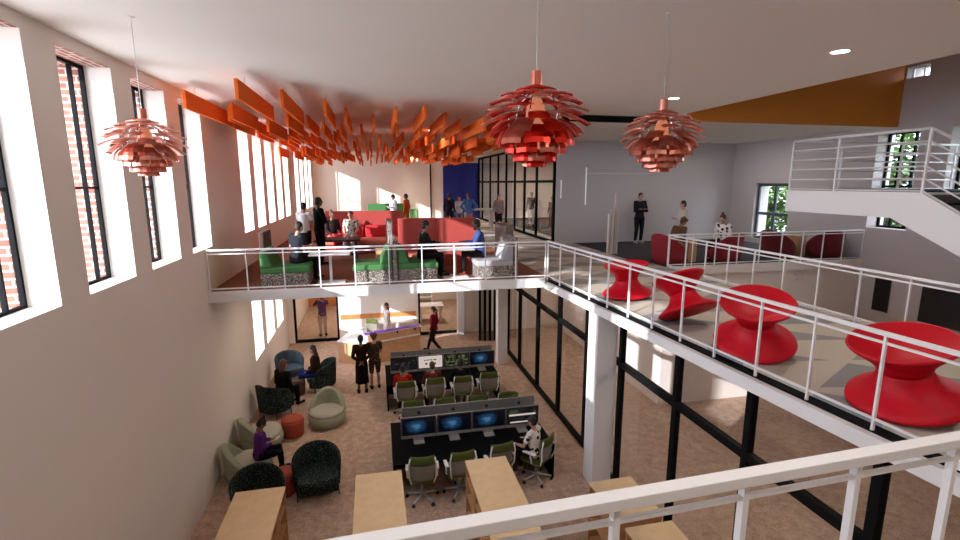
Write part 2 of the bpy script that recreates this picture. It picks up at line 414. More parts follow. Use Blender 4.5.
# ------------------------------------------------------------------ black glass partition on the ground floor
def partition(name, label, x, ys, z0, z1, transoms, t=.09, base=.10, gm=M_pglass):
    o = thing(name, label, 'glass partition', (x, ys[0], z0))
    L = ys[-1] - ys[0]
    for y in ys:
        b = MB(); b.box(-t/2, t/2, y-ys[0]-t/2, y-ys[0]+t/2, 0, z1-z0); b.build('mullion', M_black, o)
    for i, z in enumerate([z0 + base/2] + transoms + [z1 - base/2]):
        b = MB(); h = base/2
        for a, c in zip(ys, ys[1:]): b.box(-t/2+.004, t/2-.004, a-ys[0]+t/2, c-ys[0]-t/2, z-z0-h, z-z0+h)
        b.build('bottom_rail' if i == 0 else ('transom' if z < z1 - base else 'top_track'), M_black, o)
    for a, c in zip(ys, ys[1:]):
        b = MB(); b.box(-.006, .006, a-ys[0]+t/2, c-ys[0]-t/2, base, z1-z0-base); b.build('pane', gm, o)
    return o
partition('glass_partition', 'long black framed glass partition under the right walkway', 4.62,
          [1.9, 3.3, 4.93, 6.45, 8.22, 9.78, 11.45, 13.15, 14.95, 16.4, 17.7], 0, SL, [2.62], .10, .12)
# folding dark doors at the far end
o = thing('folding_glass_door', 'stack of folded black framed glass doors beyond the desks', 'door', (3.9, 17.9, 0), rad(-12))
for k in range(4):
    l = MB(); x = k*.20
    l.box(x-.045, x+.045, 0, .07, 0, 3.3); l.box(x-.045, x+.045, 1.0, 1.07, 0, 3.3); l.box(x-.03, x+.03, .07, 1.0, 0, .1); l.box(x-.03, x+.03, .07, 1.0, 3.2, 3.3)
    lf = l.build('door_leaf', M_black, o)
    g = MB(); g.box(x-.005, x+.005, .07, 1.0, .1, 3.2); g.build('pane', M_pglass, lf)
# upper glass room
ys = [16.95, 18.9, 20.5, 22.0, 23.5, 25.1, 26.9, 28.9, 29.9]
partition('glass_partition', 'black framed glass room front on the upper floor beside the navy wall', 6.45, ys, MZ, 7.59, [6.15], .09, .10)

# ------------------------------------------------------------------ dark high panels on the right wall below the walkway rail
for i, (a, b, lab) in enumerate([(10.36, 10.80, 'small black panel on the right wall below the lobby'), (7.2, 9.58, 'wide black panel on the right wall below the stair')]):
    mb = MB(); mb.box(RX-.03, RX, a, b, 2.55, 3.52)
    o = mb.build('wall_screen', M_plastic, bevel=.01); tag(o, lab, 'panel')
    fr = MB(); fr.box(RX-.036, RX-.03, a+.03, b-.03, 2.58, 3.49); fr.build('screen', mat('black_screen', (.004, .004, .005), .3), o)
for k, (x, z) in enumerate([(11.66, 3.54), (11.84, 3.54), (11.66, 3.42), (11.84, 3.42)]):
    mb = MB(); mb.box(x-.05, x+.05, 11.33, 11.35, z-.04, z+.04)
    tag(mb.build('wall_socket', M_armw), 'white square wall plate below the lobby floor, one of a block of four', 'socket', 'wall plates below the lobby')
# linear lights and slim panels of the lobby
def bar(name, x0, x1, y0, y1, z0, z1, m, label, cat, group=None):
    mb = MB(); mb.box(x0, x1, y0, y1, z0, z1); return tag(mb.build(name, m), label, cat, group)
M_lin = mat('linear_light', (.85, .83, .8), .4, emit=((1, .95, .88), .12))
bar('linear_light', 7.62, 7.65, 16.80, 16.85, 5.3, 6.65, M_lin, 'thin vertical light strip on the lobby wall left of the slat column', 'light')
bar('linear_light', 7.65, 10.2, 16.82, 16.85, 6.42, 6.45, M_armw, 'thin horizontal strip high on the lobby wall', 'light')
bar('linear_light', 6.66, 6.68, 16.80, 16.85, 5.55, 6.2, M_lin, 'short thin light strip on the lobby wall beside the glass room', 'light')
o = thing('slat_column', 'slender column of pale upright slats at the lobby edge', 'column', (7.25, 13.9, MZ))
for dx, h, w in [(-.13, 1.25, .03), (-.03, 1.4, .045), (.07, 1.9, .018), (.14, 1.35, .03)]:
    b = MB(); b.box(dx-w, dx+w, -.05, .05, 0, h); b.build('slat', mat('pale_slat', (.60, .54, .47), .6), o)

# ------------------------------------------------------------------ railings
def railing(label, p0, p1, posts, h=.88, t=.036, z=MZ, n_mid=(.795,), base=.06, endpost=True, bt=.022, group=None, ext=0, ext1=0):
    """straight railing from p0 to p1 (x, y); posts = number of equal bays"""
    p0 = Vector((*p0, 0)); p1 = Vector((*p1, 0)); L = (p1-p0).length; a = math.atan2(p1.y-p0.y, p1.x-p0.x)
    o = thing('balcony_railing', label, 'railing', (p0.x, p0.y, z), a)
    b = MB(); b.box(-t/2-ext, L+t/2+ext1, -t/2-.008, t/2+.008, h-t, h); b.build('handrail', M_white, o, bevel=.004)
    for m in n_mid:
        b = MB(); b.box(-ext, L+ext1, -.011, .011, m-.022, m); b.build('mid_rail', M_white, o)
    b = MB(); b.box(-ext, L+ext1, -.011, .011, base, base+.022); b.build('bottom_rail', M_white, o)
    for k in range(posts+1):
        if k in (0, posts) and not endpost: continue
        x = L*k/posts; b = MB(); b.box(x-bt/2, x+bt/2, -bt/2-.003, bt/2+.003, 0, h-t); b.build('post', M_white, o)
    return o
railing('white metal railing along the front edge of the mezzanine', (XI+.04, FY-.04), (3.87, FY-.04), 10, z=MZ)
railing('white railing along the hall side of the right walkway, in front of the red chairs', (ex(10.60), 10.60), (ex(1.98), 1.98), 13, ext1=.12, z=MZ-.05, h=.94, n_mid=(.85,), base=.10)
railing('white metal railing along the far side of the right walkway behind the red chairs', (WX1-.03, 11.27), (WX1-.03, -3.5), 20)
railing('white metal railing at the lobby edge in front of the maroon seats', (WX1+.02, 11.31), (RX-.02, 11.31), 9)
railing('close thick white railing crossing the bottom of the view', (3.65, 1.82), (-3.04, 1.575), 10, t=.056, bt=.032, n_mid=(.765,), ext=.88, ext1=.2)

# ------------------------------------------------------------------ upper landing and stair
PX = 9.06; PY0, PY1 = 6.56, 9.32; PZ = 5.94
o = thing('stair', 'white landing and dark treaded stair high on the right', 'stair', (0, 0, 0))
b = MB(); b.box(PX+.06, RX-.01, PY0, PY1, PZ-.46, PZ); b.build('landing', M_white, o)
sl = .56; nst = 9; rise = .17; run = rise/sl
def stringer(x, y1, name):
    b = MB(); ya = PY0 - nst*run; za = PZ - nst*rise
    P = [(y1, PZ), (PY0, PZ), (ya, za), (ya, za-.40), (7.0, PZ-.46), (y1, PZ-.46)]
    V = [(x, y, z) for y, z in P] + [(x+.06, y, z) for y, z in P]; k = len(P)
    b.add(V, [tuple(range(k)), tuple(range(k, 2*k))[::-1]] + [(i+k, (i+1) % k + k, (i+1) % k, i) for i in range(k)])
    b.build(name, M_white, o)
stringer(PX, PY1, 'stringer'); stringer(PX+1.3, PY0+.4, 'stringer')
b = MB(); ya = PY0 - nst*run; za = PZ - nst*rise
b.add([(PX+.06, PY0, PZ-.44), (PX+1.3, PY0, PZ-.44), (PX+1.3, ya, za-.36), (PX+.06, ya, za-.36), (PX+.06, PY0, PZ-.30), (PX+1.3, PY0, PZ-.30), (PX+1.3, ya, za-.22), (PX+.06, ya, za-.22)], [(0,3,2,1),(4,5,6,7),(0,1,5,4),(1,2,6,5),(2,3,7,6),(3,0,4,7)]); b.build('soffit', M_white, o)
for i in range(nst):
    y = PY0 - (i+1)*run; z = PZ - (i+1)*rise
    b = MB(); b.box(PX+.06, PX+1.3, y, y+run+.02, z-.04, z); b.build('tread', M_black, o)
    b = MB(); b.box(PX+.06, PX+1.3, y+run-.02, y+run, z, z+rise-.04); b.build('riser', M_brown, o)
b = MB(); b.box(PX+.07, RX-.01, PY0, PY1-.02, PZ, PZ+.012); b.build('landing_mat', M_black, o)
def stair_rail(label, pts, posts, n=5, h=1.05):
    r = thing('stair_railing', label, 'railing', pts[0])
    P = [Vector(p) - Vector(pts[0]) for p in pts]
    for k in range(n+1):
        z = h*(k+.12)/(n+.12) if k < n else h
        rr = .026 if k == n else .015
        for a, c in zip(P, P[1:]):
            b = MB(); d = (c-a).normalized()
            b.tube([a + Vector((0,0,z)) - d*rr*.0, c + Vector((0,0,z))], rr, 8); b.build('handrail' if k == n else 'rail', M_white, r, smooth=True)
    for p in posts:
        q = Vector(p) - Vector(pts[0]); b = MB(); b.box(q.x-.018, q.x+.018, q.y-.018, q.y+.018, q.z-.01, q.z+h); b.build('post', M_white, r)
E_ = (PX+.03, PY0-nst*run, PZ-nst*rise)
def on(y, x): return (x, y, PZ if y >= PY0 else PZ-(PY0-y)*sl)
stair_rail('white five bar railing along the near edge of the upper landing and stair', [(PX+.03, PY1-.03, PZ), (PX+.03, PY0, PZ), E_], [on(y, PX+.03) for y in (PY1-.03, 8.2, PY0, 5.9, 5.2)])
stair_rail('white railing across the far side of the upper landing', [(PX+.08, PY1-.03, PZ), (RX-.05, PY1-.03, PZ)], [(x, PY1-.03, PZ) for x in (10.4, 12.1, RX-.1)])
stair_rail('white railing on the wall side of the descending stair', [(PX+1.33, PY0, PZ), (PX+1.33, E_[1], E_[2])], [on(y, PX+1.33) for y in (PY0-.05, 5.85, 5.1)])

# ------------------------------------------------------------------ ceiling baffles
placed = []
def baffle(x, y, L, ztop=7.62, h=.29):
    t = .055
    for (px, py, pl, pz) in placed:
        if abs(px-x) < .08 and not (y+L < py-.05 or py+pl < y-.05) : return
    placed.append((x, y, L, ztop))
    b = MB(); b.box(-t/2, t/2, 0, L, -h, 0)
    o = b.build('ceiling_baffle', M_baffle, loc=(x, y, ztop), bevel=.006)
    tag(o, 'orange felt plank hung on edge below the ceiling, one of a wave of planks', 'baffle', 'orange ceiling baffles')
    wy = (y + L*.2, y + L*.8)
    for q in wy:
        w = MB(); w.tube([(0, q-y, 0), (0, q-y, ZC-ztop)], .004, 5); w.build('hanger', M_alu, o)
for x, y, yf, zt in [(-2.96, 9.19, 12.0, 7.60), (-2.48, 10.08, 12.2, 7.55), (-1.91, 8.16, 10.9, 7.62), (-1.60, 10.6, 12.9, 7.5), (-1.41, 8.94, 11.5, 7.62), (-1.37, 11.87, 14.3, 7.6), (-.79, 9.65, 12.0, 7.6),
                     (-1.18, 14.4, 16.5, 7.6), (-.47, 10.62, 13.2, 7.6), (-.70, 12.71, 15.4, 7.55), (-.22, 13.4, 16.0, 7.6), (.08, 11.5, 14.2, 7.6), (.52, 10.26, 13.0, 7.6),
                     (1.07, 9.96, 12.6, 7.6), (1.59, 10.82, 13.6, 7.6), (2.08, 11.73, 14.2, 7.58), (2.42, 10.6, 12.85, 7.5), (2.85, 9.9, 12.5, 7.5), (3.25, 11.6, 14.0, 7.5), (3.61, 10.7, 13.2, 7.5), (4.1, 11.9, 14.3, 7.5)]:
    baffle(x, y, yf-y, zt)
starts = {-3.0: 12.4, -2.75: 11.0, -2.3: 12.6, -2.1: 11.3, -1.75: 13.3, -1.5: 14.9, -1.05: 12.3, -.9: 15.0, -2.0: 13.6, -2.55: 13.8, -1.3: 16.8, -.45: 16.9, .5: 16.0, .95: 15.2, 1.5: 15.8, 2.05: 16.8, 2.9: 16.3, 3.7: 16.0, -.15: 16.8, .3: 14.4, .75: 13.4, 1.3: 13.0, 1.8: 14.0, 2.3: 14.6, 2.65: 13.0, 3.05: 14.4, 3.45: 13.7, 3.9: 14.8, 4.3: 14.8, 0.0: 17.5, -.6: 18.5}
for x, y in starts.items():
    while y < 27:
        L = rnd.uniform(1.7, 2.6)
        baffle(x + rnd.uniform(-.03, .03), y, L, rnd.choice([7.62, 7.56, 7.5, 7.44] if y < 16 else [7.6, 7.5, 7.4, 7.3]))
        y += L + rnd.uniform(.3, 1.1)

# recessed downlights
for x, y, lab in [(5.88, 5.46, 'round recessed ceiling light on the bare ceiling towards the right'), (5.89, 9.03, 'round recessed ceiling light just above the middle copper lamp'), (1.9, 16.0, 'round recessed ceiling light among the orange baffles')]:
    z = ZC; o = thing('ceiling_downlight', lab, 'light', (x, y, z))
    b = MB(); b.lathe([(.10, -.001), (.10, -.012), (.115, -.012), (.12, -.001), (.10, -.001)], 24, cap=False); b.build('trim_ring', M_white, o, smooth=True)
    b = MB(); b.lathe([(.001, -.008), (.099, -.008), (.099, -.002), (.001, -.002)], 24); b.build('lens', mat('lamp_lens', (.9, .9, .9), .4, emit=((1, .95, .88), 9)), o)

# ------------------------------------------------------------------ artichoke style pendant lamps (many overlapping leaves)
def pendant(label, loc, m, m2, R=.42, rot=0, lit=True):
    x, y, z = loc
    o = thing('pendant_lamp', label, 'lamp', loc, rot, 'copper leaf pendant lamps'); s = R/.42
    b = MB(); b.tube([(0, 0, .37*s), (0, 0, ZC-z)], .0035, 6); b.build('cable', M_alu, o)
    b = MB(); b.lathe([(.03, ZC-z-.008), (.035, ZC-z-.001)], 16); b.build('ceiling_rose', M_ceil, o)
    b = MB(); b.lathe([(.042*s, .27*s), (.042*s, .40*s), (.03*s, .405*s)], 20); b.build('stem', m2, o, smooth=False)
    b = MB(); b.lathe([(.03*s, .285*s), (.155*s, .255*s), (.16*s, .262*s), (.04*s, .30*s)], 28); b.build('top_disc', m, o, smooth=True)
    b = MB()
    for k in range(6):
        t = 2*PI*k/6; c, s_ = math.cos(t), math.sin(t)
        pr = [(.05, .25), (.17, .18), (.215, .06), (.21, -.06), (.15, -.18), (.06, -.29)]
        b.tube([(r*c*s, r*s_*s, zz*s) for r, zz in pr], .007*s, 6)
    b.build('frame', M_chrome, o, smooth=True)
    b = MB(); b.lathe([(.02, -.20*s), (.07*s, -.16*s), (.085*s, 0), (.07*s, .14*s), (.04*s, .2*s)], 20); b.build('diffuser', mat('lamp_diffuser', (.35, .05, .03), .4, emit=((1, .35, .18), .25)), o, smooth=True)
    rows = [(.29, .215, .13, .225, .11), (.365, .165, .19, .19, .12), (.415, .095, .20, .135, .125), (.430, .005, .20, .085, .135), (.385, -.075, .215, .035, .15), (.315, -.150, .235, -.015, .165),
            (.245, -.215, .195, -.10, .14), (.175, -.275, .135, -.19, .115), (.105, -.315, .07, -.265, .08)]
    for i, (rt, zt, ri, zi, w) in enumerate(rows):
        n = 8
        for k in range(n):
            t = 2*PI*(k + (.5 if i % 2 else 0))/n + .15
            a = Vector((ri*s, 0, zi*s)); c = Vector((rt*s, 0, zt*s)); d = c-a; nrm = Vector((-d.z, 0, d.x)).normalized()
            b = MB(); N = 5; V = []
            for side in (0, 1):
                for u in range(N):
                    f = u/(N-1); ww = w*s*(.72 + .5*f - .28*f*f); p = a + d*f + nrm*(.018*s*math.sin(PI*f))
                    for v in (-1, -.5, 0, .5, 1):
                        V.append(Vector((p.x - .02*s*v*v, ww*v*.62, p.z - .006*s*v*v)) + nrm*(-.003*s*side))
            F = []
            for u in range(N-1):
                for v in range(4):
                    q = u*5+v; F.append((q, q+1, q+6, q+5)); q += N*5; F.append((q, q+5, q+6, q+1))
            for u in range(N-1):
                q = u*5; F.append((q, q+5, q+5+N*5, q+N*5)); q = u*5+4; F.append((q, q+N*5, q+5+N*5, q+5))
            for v in range(4):
                F.append((v, v+N*5, v+1+N*5, v+1)); q = (N-1)*5+v; F.append((q, q+1, q+1+N*5, q+N*5))
            Rm = Matrix.Rotation(t + rnd.uniform(-.04, .04), 3, 'Z')
            b.add([Rm @ p for p in V], F); b.build('leaf', m if (k+i) % 3 else m2, o)
    return o
pendant('deep red copper leaf pendant lamp, the largest and middle of three', (1.27, 3.78, 6.545), M_copper, M_copper2)
pendant('rose copper leaf pendant lamp hanging to the right of the deep red one', (2.93, 4.66, 6.53), M_copper2, M_copper3, rot=.3)
pendant('pale copper leaf pendant lamp hanging by the left windows', (-2.32, 5.92, 6.475), M_copper3, M_copper2, R=.40, rot=.7)
#@@PART2
# ------------------------------------------------------------------ bookcases
def bookcase(label, x0, x1, y0, y1, h=1.4):
    o = thing('bookcase', label, 'bookcase', ((x0+x1)/2, (y0+y1)/2, 0), 0, 'low birch bookcases'); w = (x1-x0)/2; d = (y1-y0)/2; t = .03
    b = MB(); b.box(-w, w, -d, d, h-.035, h); b.build('top', M_birch, o, bevel=.003)
    b = MB(); b.box(-w+.01, w-.01, -d+.01, d-.01, 0, .08); b.build('plinth', M_birch_d, o)
    b = MB(); b.box(-.012, .012, -d+t, d-t, .08, h-.035); b.build('centre_panel', M_birch_d, o)
    for y in (-d+.01, d-.01-t):
        b = MB(); b.box(-w+.01, w-.01, y, y+t, .08, h-.035); b.build('side_panel', M_birch_d, o)
    n = max(1, round(2*d/.85)); 
    for k in range(1, n):
        y = -d + 2*d*k/n
        for sx in (-1, 1):
            b = MB(); b.box(min(.012*sx, sx*(w-.01)), max(.012*sx, sx*(w-.01)), y-t/2, y+t/2, .08, h-.035); b.build('divider', M_birch_d, o)
    for z in (.42, .76, 1.08):
        for sx in (-1, 1):
            for k in range(n):
                a = -d + 2*d*k/n + .04; c = -d + 2*d*(k+1)/n - .04
                b = MB(); b.box(min(.012*sx, sx*(w-.02)), max(.012*sx, sx*(w-.02)), a-.02, c+.02, z, z+.025); b.build('shelf', M_birch_d, o)
bookcase('low double sided birch bookcase nearest the left wall', -2.24, -1.51, 5.3, 7.44)
bookcase('low birch bookcase second from the left, straight in front of the lounge aisle', -.44, .30, 5.3, 7.50)
bookcase('low birch bookcase behind the desk chairs, open shelves on its left side', 1.38, 2.10, 5.3, 7.54)
bookcase('low birch bookcase beside the near white column', 3.20, 3.93, 5.60, 6.52)
bookcase('low birch bookcase rightmost and closest, beyond the railing post', 3.24, 3.96, 3.6, 5.44)

# ------------------------------------------------------------------ computer desks
def desk(label, x0, x1, y0, y1):
    o = thing('computer_desk', label, 'desk', ((x0+x1)/2, (y0+y1)/2, 0)); w = (x1-x0)/2; d = (y1-y0)/2
    b = MB(); b.box(-w, w, -d, d, .71, .74); b.build('desktop', M_desk, o, bevel=.004)
    for sx in (-1, 1):
        b = MB(); x = sx*(w-.03); b.box(x-.02, x+.02, -d+.03, d-.03, 0, .71); b.build('end_panel', M_desk, o)
    b = MB(); b.box(-w+.05, w-.05, -.015, .015, .15, .71); b.build('modesty_panel', M_desk, o)
desk('long black computer desk nearer the bookcases', .20, 3.50, 8.72, 10.45)
desk('long black computer desk farther back, near the white column', .17, 3.32, 12.55, 14.1)
def scr_mat(kind):
    m = bpy.data.materials.new('screen_'+kind); m.use_nodes = True; nt = m.node_tree; b = nt.nodes['Principled BSDF']
    b.inputs['Base Color'].default_value = (.004, .004, .006, 1); b.inputs['Roughness'].default_value = .25
    tc = nt.nodes.new('ShaderNodeTexCoord'); mp = nt.nodes.new('ShaderNodeMapping'); nt.links.new(tc.outputs['Generated'], mp.inputs[0])
    mp.inputs['Location'].default_value = (-.5, 0, -.42); 
    r = nt.nodes.new('ShaderNodeValToRGB'); cr = r.color_ramp
    if kind == 'galaxy':
        mp.inputs['Scale'].default_value = (1.15, .0, .85)
        le = nt.nodes.new('ShaderNodeVectorMath'); le.operation = 'LENGTH'; nt.links.new(mp.outputs[0], le.inputs[0])
        n = nt.nodes.new('ShaderNodeTexNoise'); n.inputs['Scale'].default_value = 6; nt.links.new(tc.outputs['Generated'], n.inputs['Vector'])
        a = nt.nodes.new('ShaderNodeMath'); a.operation = 'MULTIPLY_ADD'; nt.links.new(n.outputs[0], a.inputs[0]); a.inputs[1].default_value = .35; nt.links.new(le.outputs['Value'], a.inputs[2])
        nt.links.new(a.outputs[0], r.inputs[0])
        cr.elements[0].position = .10; cr.elements[0].color = (.01, .02, .04, 1); cr.elements[1].position = .60; cr.elements[1].color = (.001, .002, .006, 1)
        e = cr.elements.new(.24); e.color = (.10, .26, .45, 1); e = cr.elements.new(.36); e.color = (.015, .07, .17, 1)
    else:
        n = nt.nodes.new('ShaderNodeTexNoise'); n.inputs['Scale'].default_value = 7 if kind == 'photo' else 5; n.inputs['Detail'].default_value = 1; nt.links.new(tc.outputs['Generated'], n.inputs['Vector'])
        nt.links.new(n.outputs[0], r.inputs[0]); cr.interpolation = 'CONSTANT' if kind != 'photo' else 'LINEAR'
        if kind == 'photo': cr.elements[0].position = .45; cr.elements[0].color = (.004, .006, .004, 1); cr.elements[1].position = .68; cr.elements[1].color = (.22, .24, .12, 1)
        if kind == 'dark': cr.elements[0].color = (.008, .008, .009, 1); cr.elements[1].position = .62; cr.elements[1].color = (.08, .08, .09, 1)
        if kind == 'page': cr.elements[0].color = (1, .86, .78, 1); cr.elements[1].position = 1.; cr.elements[1].color = (1, .86, .78, 1)
    nt.links.new(r.outputs[0], b.inputs['Emission Color']); b.inputs['Emission Strength'].default_value = .30
    return m
SCR = {k: scr_mat(k) for k in ('galaxy', 'photo', 'dark', 'page')}
M_alud = mat('dark_aluminium', (.26, .25, .24), .45, .5)
def monitor(label, x, y, rz, kind, pics=False):
    o = thing('desktop_computer', label, 'computer', (x, y, .74), rz, 'all in one computers')
    b = MB(); b.box(-.37, .37, -.02, .02, .09, .56); b.build('housing', M_alud, o, bevel=.006)
    b = MB(); b.box(-.36, .36, -.024, -.02, .165, .55); b.build('bezel', M_plastic, o)
    b = MB(); b.box(-.335, .335, -.027, -.024, .185, .53); b.build('screen', SCR[kind], o)
    b = MB(); b.box(-.37, .37, -.024, -.0205, .10, .16); b.build('chin', M_alu, o)
    b = MB(); b.add([(-.10, .03, 0), (.10, .03, 0), (.10, .16, 0), (-.10, .16, 0), (-.10, .018, .28), (.10, .018, .28), (.10, .035, .30), (-.10, .035, .30)], [(0,3,2,1),(4,5,6,7),(0,1,5,4),(1,2,6,5),(2,3,7,6),(3,0,4,7)]); 
    b.box(-.11, .11, -.12, .13, 0, .012); b.build('stand', M_alu, o)
    b = MB(); b.tube([(0, .0195, .43), (0, .0225, .43)], [(.035, .042), (.035, .042)], 16); b.build('logo', M_plastic, o)
    if kind == 'page':
        for (a, c, e, f) in [(-.18, -.14, .40, .425), (-.12, -.08, .40, .425), (-.06, -.02, .40, .43), (0, .05, .40, .43), (.08, .17, .40, .425), (-.15, -.09, .28, .33), (.02, .15, .27, .32)]:
            b = MB(); b.box(a, c, -.029, -.027, e, f); b.build('icon', M_plastic, o)
    if pics:
        for (a, c, e, f, m_) in [(-.31, .29, .36, .40, 'page'), (-.31, -.10, .41, .50, 'photo'), (-.28, .22, .20, .23, 'page'), (-.31, .31, .23, .345, 'dark')]:
            b = MB(); b.box(a, c, -.029, -.027, e, f); b.build('picture_window', SCR[m_], o)
for k in range(4):
    x = .76 + .755*k
    monitor('front row computer of the nearer desk, %s' % ['leftmost, blue galaxy on screen', 'second from left, blue galaxy on screen', 'third from left, blue galaxy on screen', 'rightmost, pictures open on screen'][k], x, 9.52, 0, ['galaxy', 'galaxy', 'galaxy', 'dark'][k], k == 3)
    monitor('computer on the nearer desk turned away, seen from its back, %s' % ['leftmost', 'second from left', 'third from left', 'rightmost'][k], x+.05, 9.98, PI, 'dark')
    x = .68 + .75*k
    monitor('front row computer of the farther desk, %s' % ['leftmost with dark windows on screen', 'second from left with a white page on screen', 'third from left with a green picture on screen', 'rightmost with a blue galaxy on screen'][k], x, 13.18, 0, ['dark', 'page', 'photo', 'galaxy'][k])
    monitor('computer on the farther desk turned away, seen from its back, %s' % ['leftmost', 'second from left', 'third from left', 'rightmost'][k], x+.02, 13.62, PI, 'dark')

# ------------------------------------------------------------------ office chairs
def make_task_chair():
    o = thing('office_chair', '', 'chair')
    b = MB(); b.prism([(-.24,-.22),(.24,-.22),(.26,.2),(.2,.26),(-.2,.26),(-.26,.2)], .44, .50); b.build('seat', M_olive, o, bevel=.025)
    def curved(z0, z1, w0, w1, th, name, m, y0=-.24):
        N = 8; K = 4; V = []
        for s in (0, 1):
            for i in range(K+1):
                f = i/K; z = z0 + (z1-z0)*f; w = w0 + (w1-w0)*f
                for j in range(N+1):
                    u = -1 + 2*j/N; V.append((w*u, y0 - .05*(z-.55) + .05*u*u - th*s, z))
        F = []; Q = (K+1)*(N+1)
        for i in range(K):
            for j in range(N):
                q = i*(N+1)+j; F += [(q, q+1, q+N+2, q+N+1), (q+Q, q+Q+N+1, q+Q+N+2, q+Q+1)]
        for i in range(K):
            q = i*(N+1); F.append((q, q+N+1, q+N+1+Q, q+Q)); q += N; F.append((q, q+Q, q+Q+N+1, q+N+1))
        for j in range(N):
            F.append((j, j+Q, j+1+Q, j+1)); q = K*(N+1)+j; F.append((q, q+1, q+1+Q, q+Q))
        b = MB(); b.add(V, F); b.build(name, m, o, smooth=True)
    curved(.52, .84, .19, .24, .02, 'mesh_backrest', M_mesh)
    curved(.835, 1.0, .235, .22, .035, 'upper_backrest', M_olive)
    for s in (-1, 1):
        b = MB(); b.box(s*.27-.035, s*.27+.035, -.16, .14, .665, .70); b.build('armrest', M_armw, o, bevel=.012)
        b = MB(); b.tube([(s*.27, -.02, .67), (s*.275, -.06, .50), (s*.2, -.05, .43)], .018, 8); b.build('arm_bracket', M_armw, o, smooth=True)
        b = MB(); b.tube([(s*.20, -.20, .44), (s*.235, -.27, .60), (s*.25, -.275, .84), (s*.22, -.285, .99)], .014, 8); b.build('back_frame', M_armw, o, smooth=True)
    b = MB(); b.lathe([(.03, .10), (.03, .28), (.045, .29), (.05, .40), (.12, .43), (.12, .44)], 16); b.build('column', M_alu, o, smooth=True)
    for k in range(5):
        t = 2*PI*k/5 + PI/2; c, s = math.cos(t), math.sin(t)
        b = MB(); b.tube([(0, 0, .13), (c*.30, s*.30, .085)], [.026, .016], 8)
        l = b.build('base_leg', M_alu, o, smooth=True)
        b = MB(); b.tube([(c*.30-s*.022, s*.30+c*.022, .03), (c*.30+s*.022, s*.30-c*.022, .03)], .03, 12); b.tube([(c*.30, s*.30, .05), (c*.30, s*.30, .085)], .01, 6); b.build('caster', M_plastic, l)
    return o
task = make_task_chair(); task.scale = (1.05,)*3
G = 'task chairs at the computer desks'
for x, y, rz, lab in [
    (.74, 8.66, -3, 'empty olive office chair at the nearer desk, leftmost on the near side'),
    (1.48, 8.68, 5, 'empty olive office chair at the nearer desk, second from left on the near side'),
    (2.28, 8.80, 8, 'olive and grey office chair at the nearer desk, partly behind the birch bookcase'),
    (3.12, 8.80, 38, 'office chair turned sideways under the person in the dotted top'),
    (.66, 12.30, 0, 'office chair under the person in the red top at the farther desk'),
    (1.42, 12.36, 2, 'office chair under the brown haired person at the farther desk'),
    (2.18, 12.33, -2, 'office chair under the person in black at the farther desk'),
    (2.93, 12.45, -3, 'empty olive and grey office chair at the right end of the farther desk'),
    (.75, 10.55, 178, 'office chair on the far side of the nearer desk, leftmost'),
    (1.52, 10.55, 184, 'office chair on the far side of the nearer desk, second from left'),
    (2.30, 10.55, 178, 'office chair on the far side of the nearer desk, third from left'),
    (3.08, 10.55, 182, 'office chair on the far side of the nearer desk, rightmost'),
    (-.33, 17.95, 150, 'olive office chair behind the reception counter')]:
    place(task, (x, y, 0), rad(rz), lab, G)

# ------------------------------------------------------------------ lounge furniture
def shell_band(r0, r1, a0, a1, z0, ztop, th, N=24, flare=0.):
    """curved wall following an arc; ztop(f) height along it"""
    V = []; F = []
    for i in range(N+1):
        f = i/N; t = a0 + (a1-a0)*f; c, s = math.cos(t), math.sin(t); zt = ztop(f)
        for (rr, z) in [(0, z0), (flare, zt), (flare-th, zt), (-th, z0)]:
            V.append(((r0+rr)*c, (r1+rr)*s, z))
    for i in range(N):
        for k in range(4):
            q = (k+1) % 4; F.append((i*4+k, i*4+q, (i+1)*4+q, (i+1)*4+k)[::-1])
    F.append((0, 1, 2, 3)); F.append((N*4, N*4+1, N*4+2, N*4+3)[::-1])
    return V, F
def make_tub(m, leg):
    """tub armchair; opens towards +y"""
    o = thing('tub_armchair', '', 'armchair')
    V, F = shell_band(.36, .35, rad(168), rad(372), .16, lambda f: .56 + .24*math.sin(PI*f)**.6, .06, flare=.035)
    b = MB(); b.add(V, F); b.build('backrest_shell', m, o, smooth=False, bevel=.02)
    b = MB(); b.prism([(.32*math.cos(rad(a)), .31*math.sin(rad(a))) for a in range(180, 361, 12)] + [(.33, .24), (.22, .30), (-.22, .30), (-.33, .24)], .28, .42); b.build('seat', m, o, bevel=.03)
    b = MB(); b.prism([(.30*math.cos(rad(a)), .30*math.sin(rad(a))) for a in range(180, 361, 12)] + [(.31, .24), (-.31, .24)], .16, .28); b.build('seat_base', m, o)
    for sx, sy in ((-.33, .10), (.33, .10), (-.22, -.26), (.22, -.26)):
        b = MB(); b.tube([(sx, sy, 0), (sx*.98, sy*.98, .18)], [.010, .014], 8); b.build('leg', leg, o)
    return o
tub = make_tub(M_tub, M_plastic)
tub.scale = (1.18,)*3
G = 'dark tweed tub armchairs'
place(tub, (-1.27, 9.22, 0), rad(-172), 'empty dark green tweed tub armchair in the open, nearest the bookcases', G)
place(tub, (-2.22, 8.62, 0), rad(-158), 'dark green tweed tub armchair half hidden behind the leftmost bookcase', G)
place(tub, (-2.74, 13.05, 0), rad(-28), 'dark tub armchair under the seated person in black by the left wall', G)
place(tub, (-1.70, 14.45, 0), rad(85), 'dark tub armchair under the seated woman in blue jeans', G)
btub = make_tub(M_bluetub, M_plastic); btub.scale = (1.1,)*3
place(btub, (-2.72, 15.35, 0), rad(205), 'empty slate blue tub armchair by the left wall, farthest of the lounge')
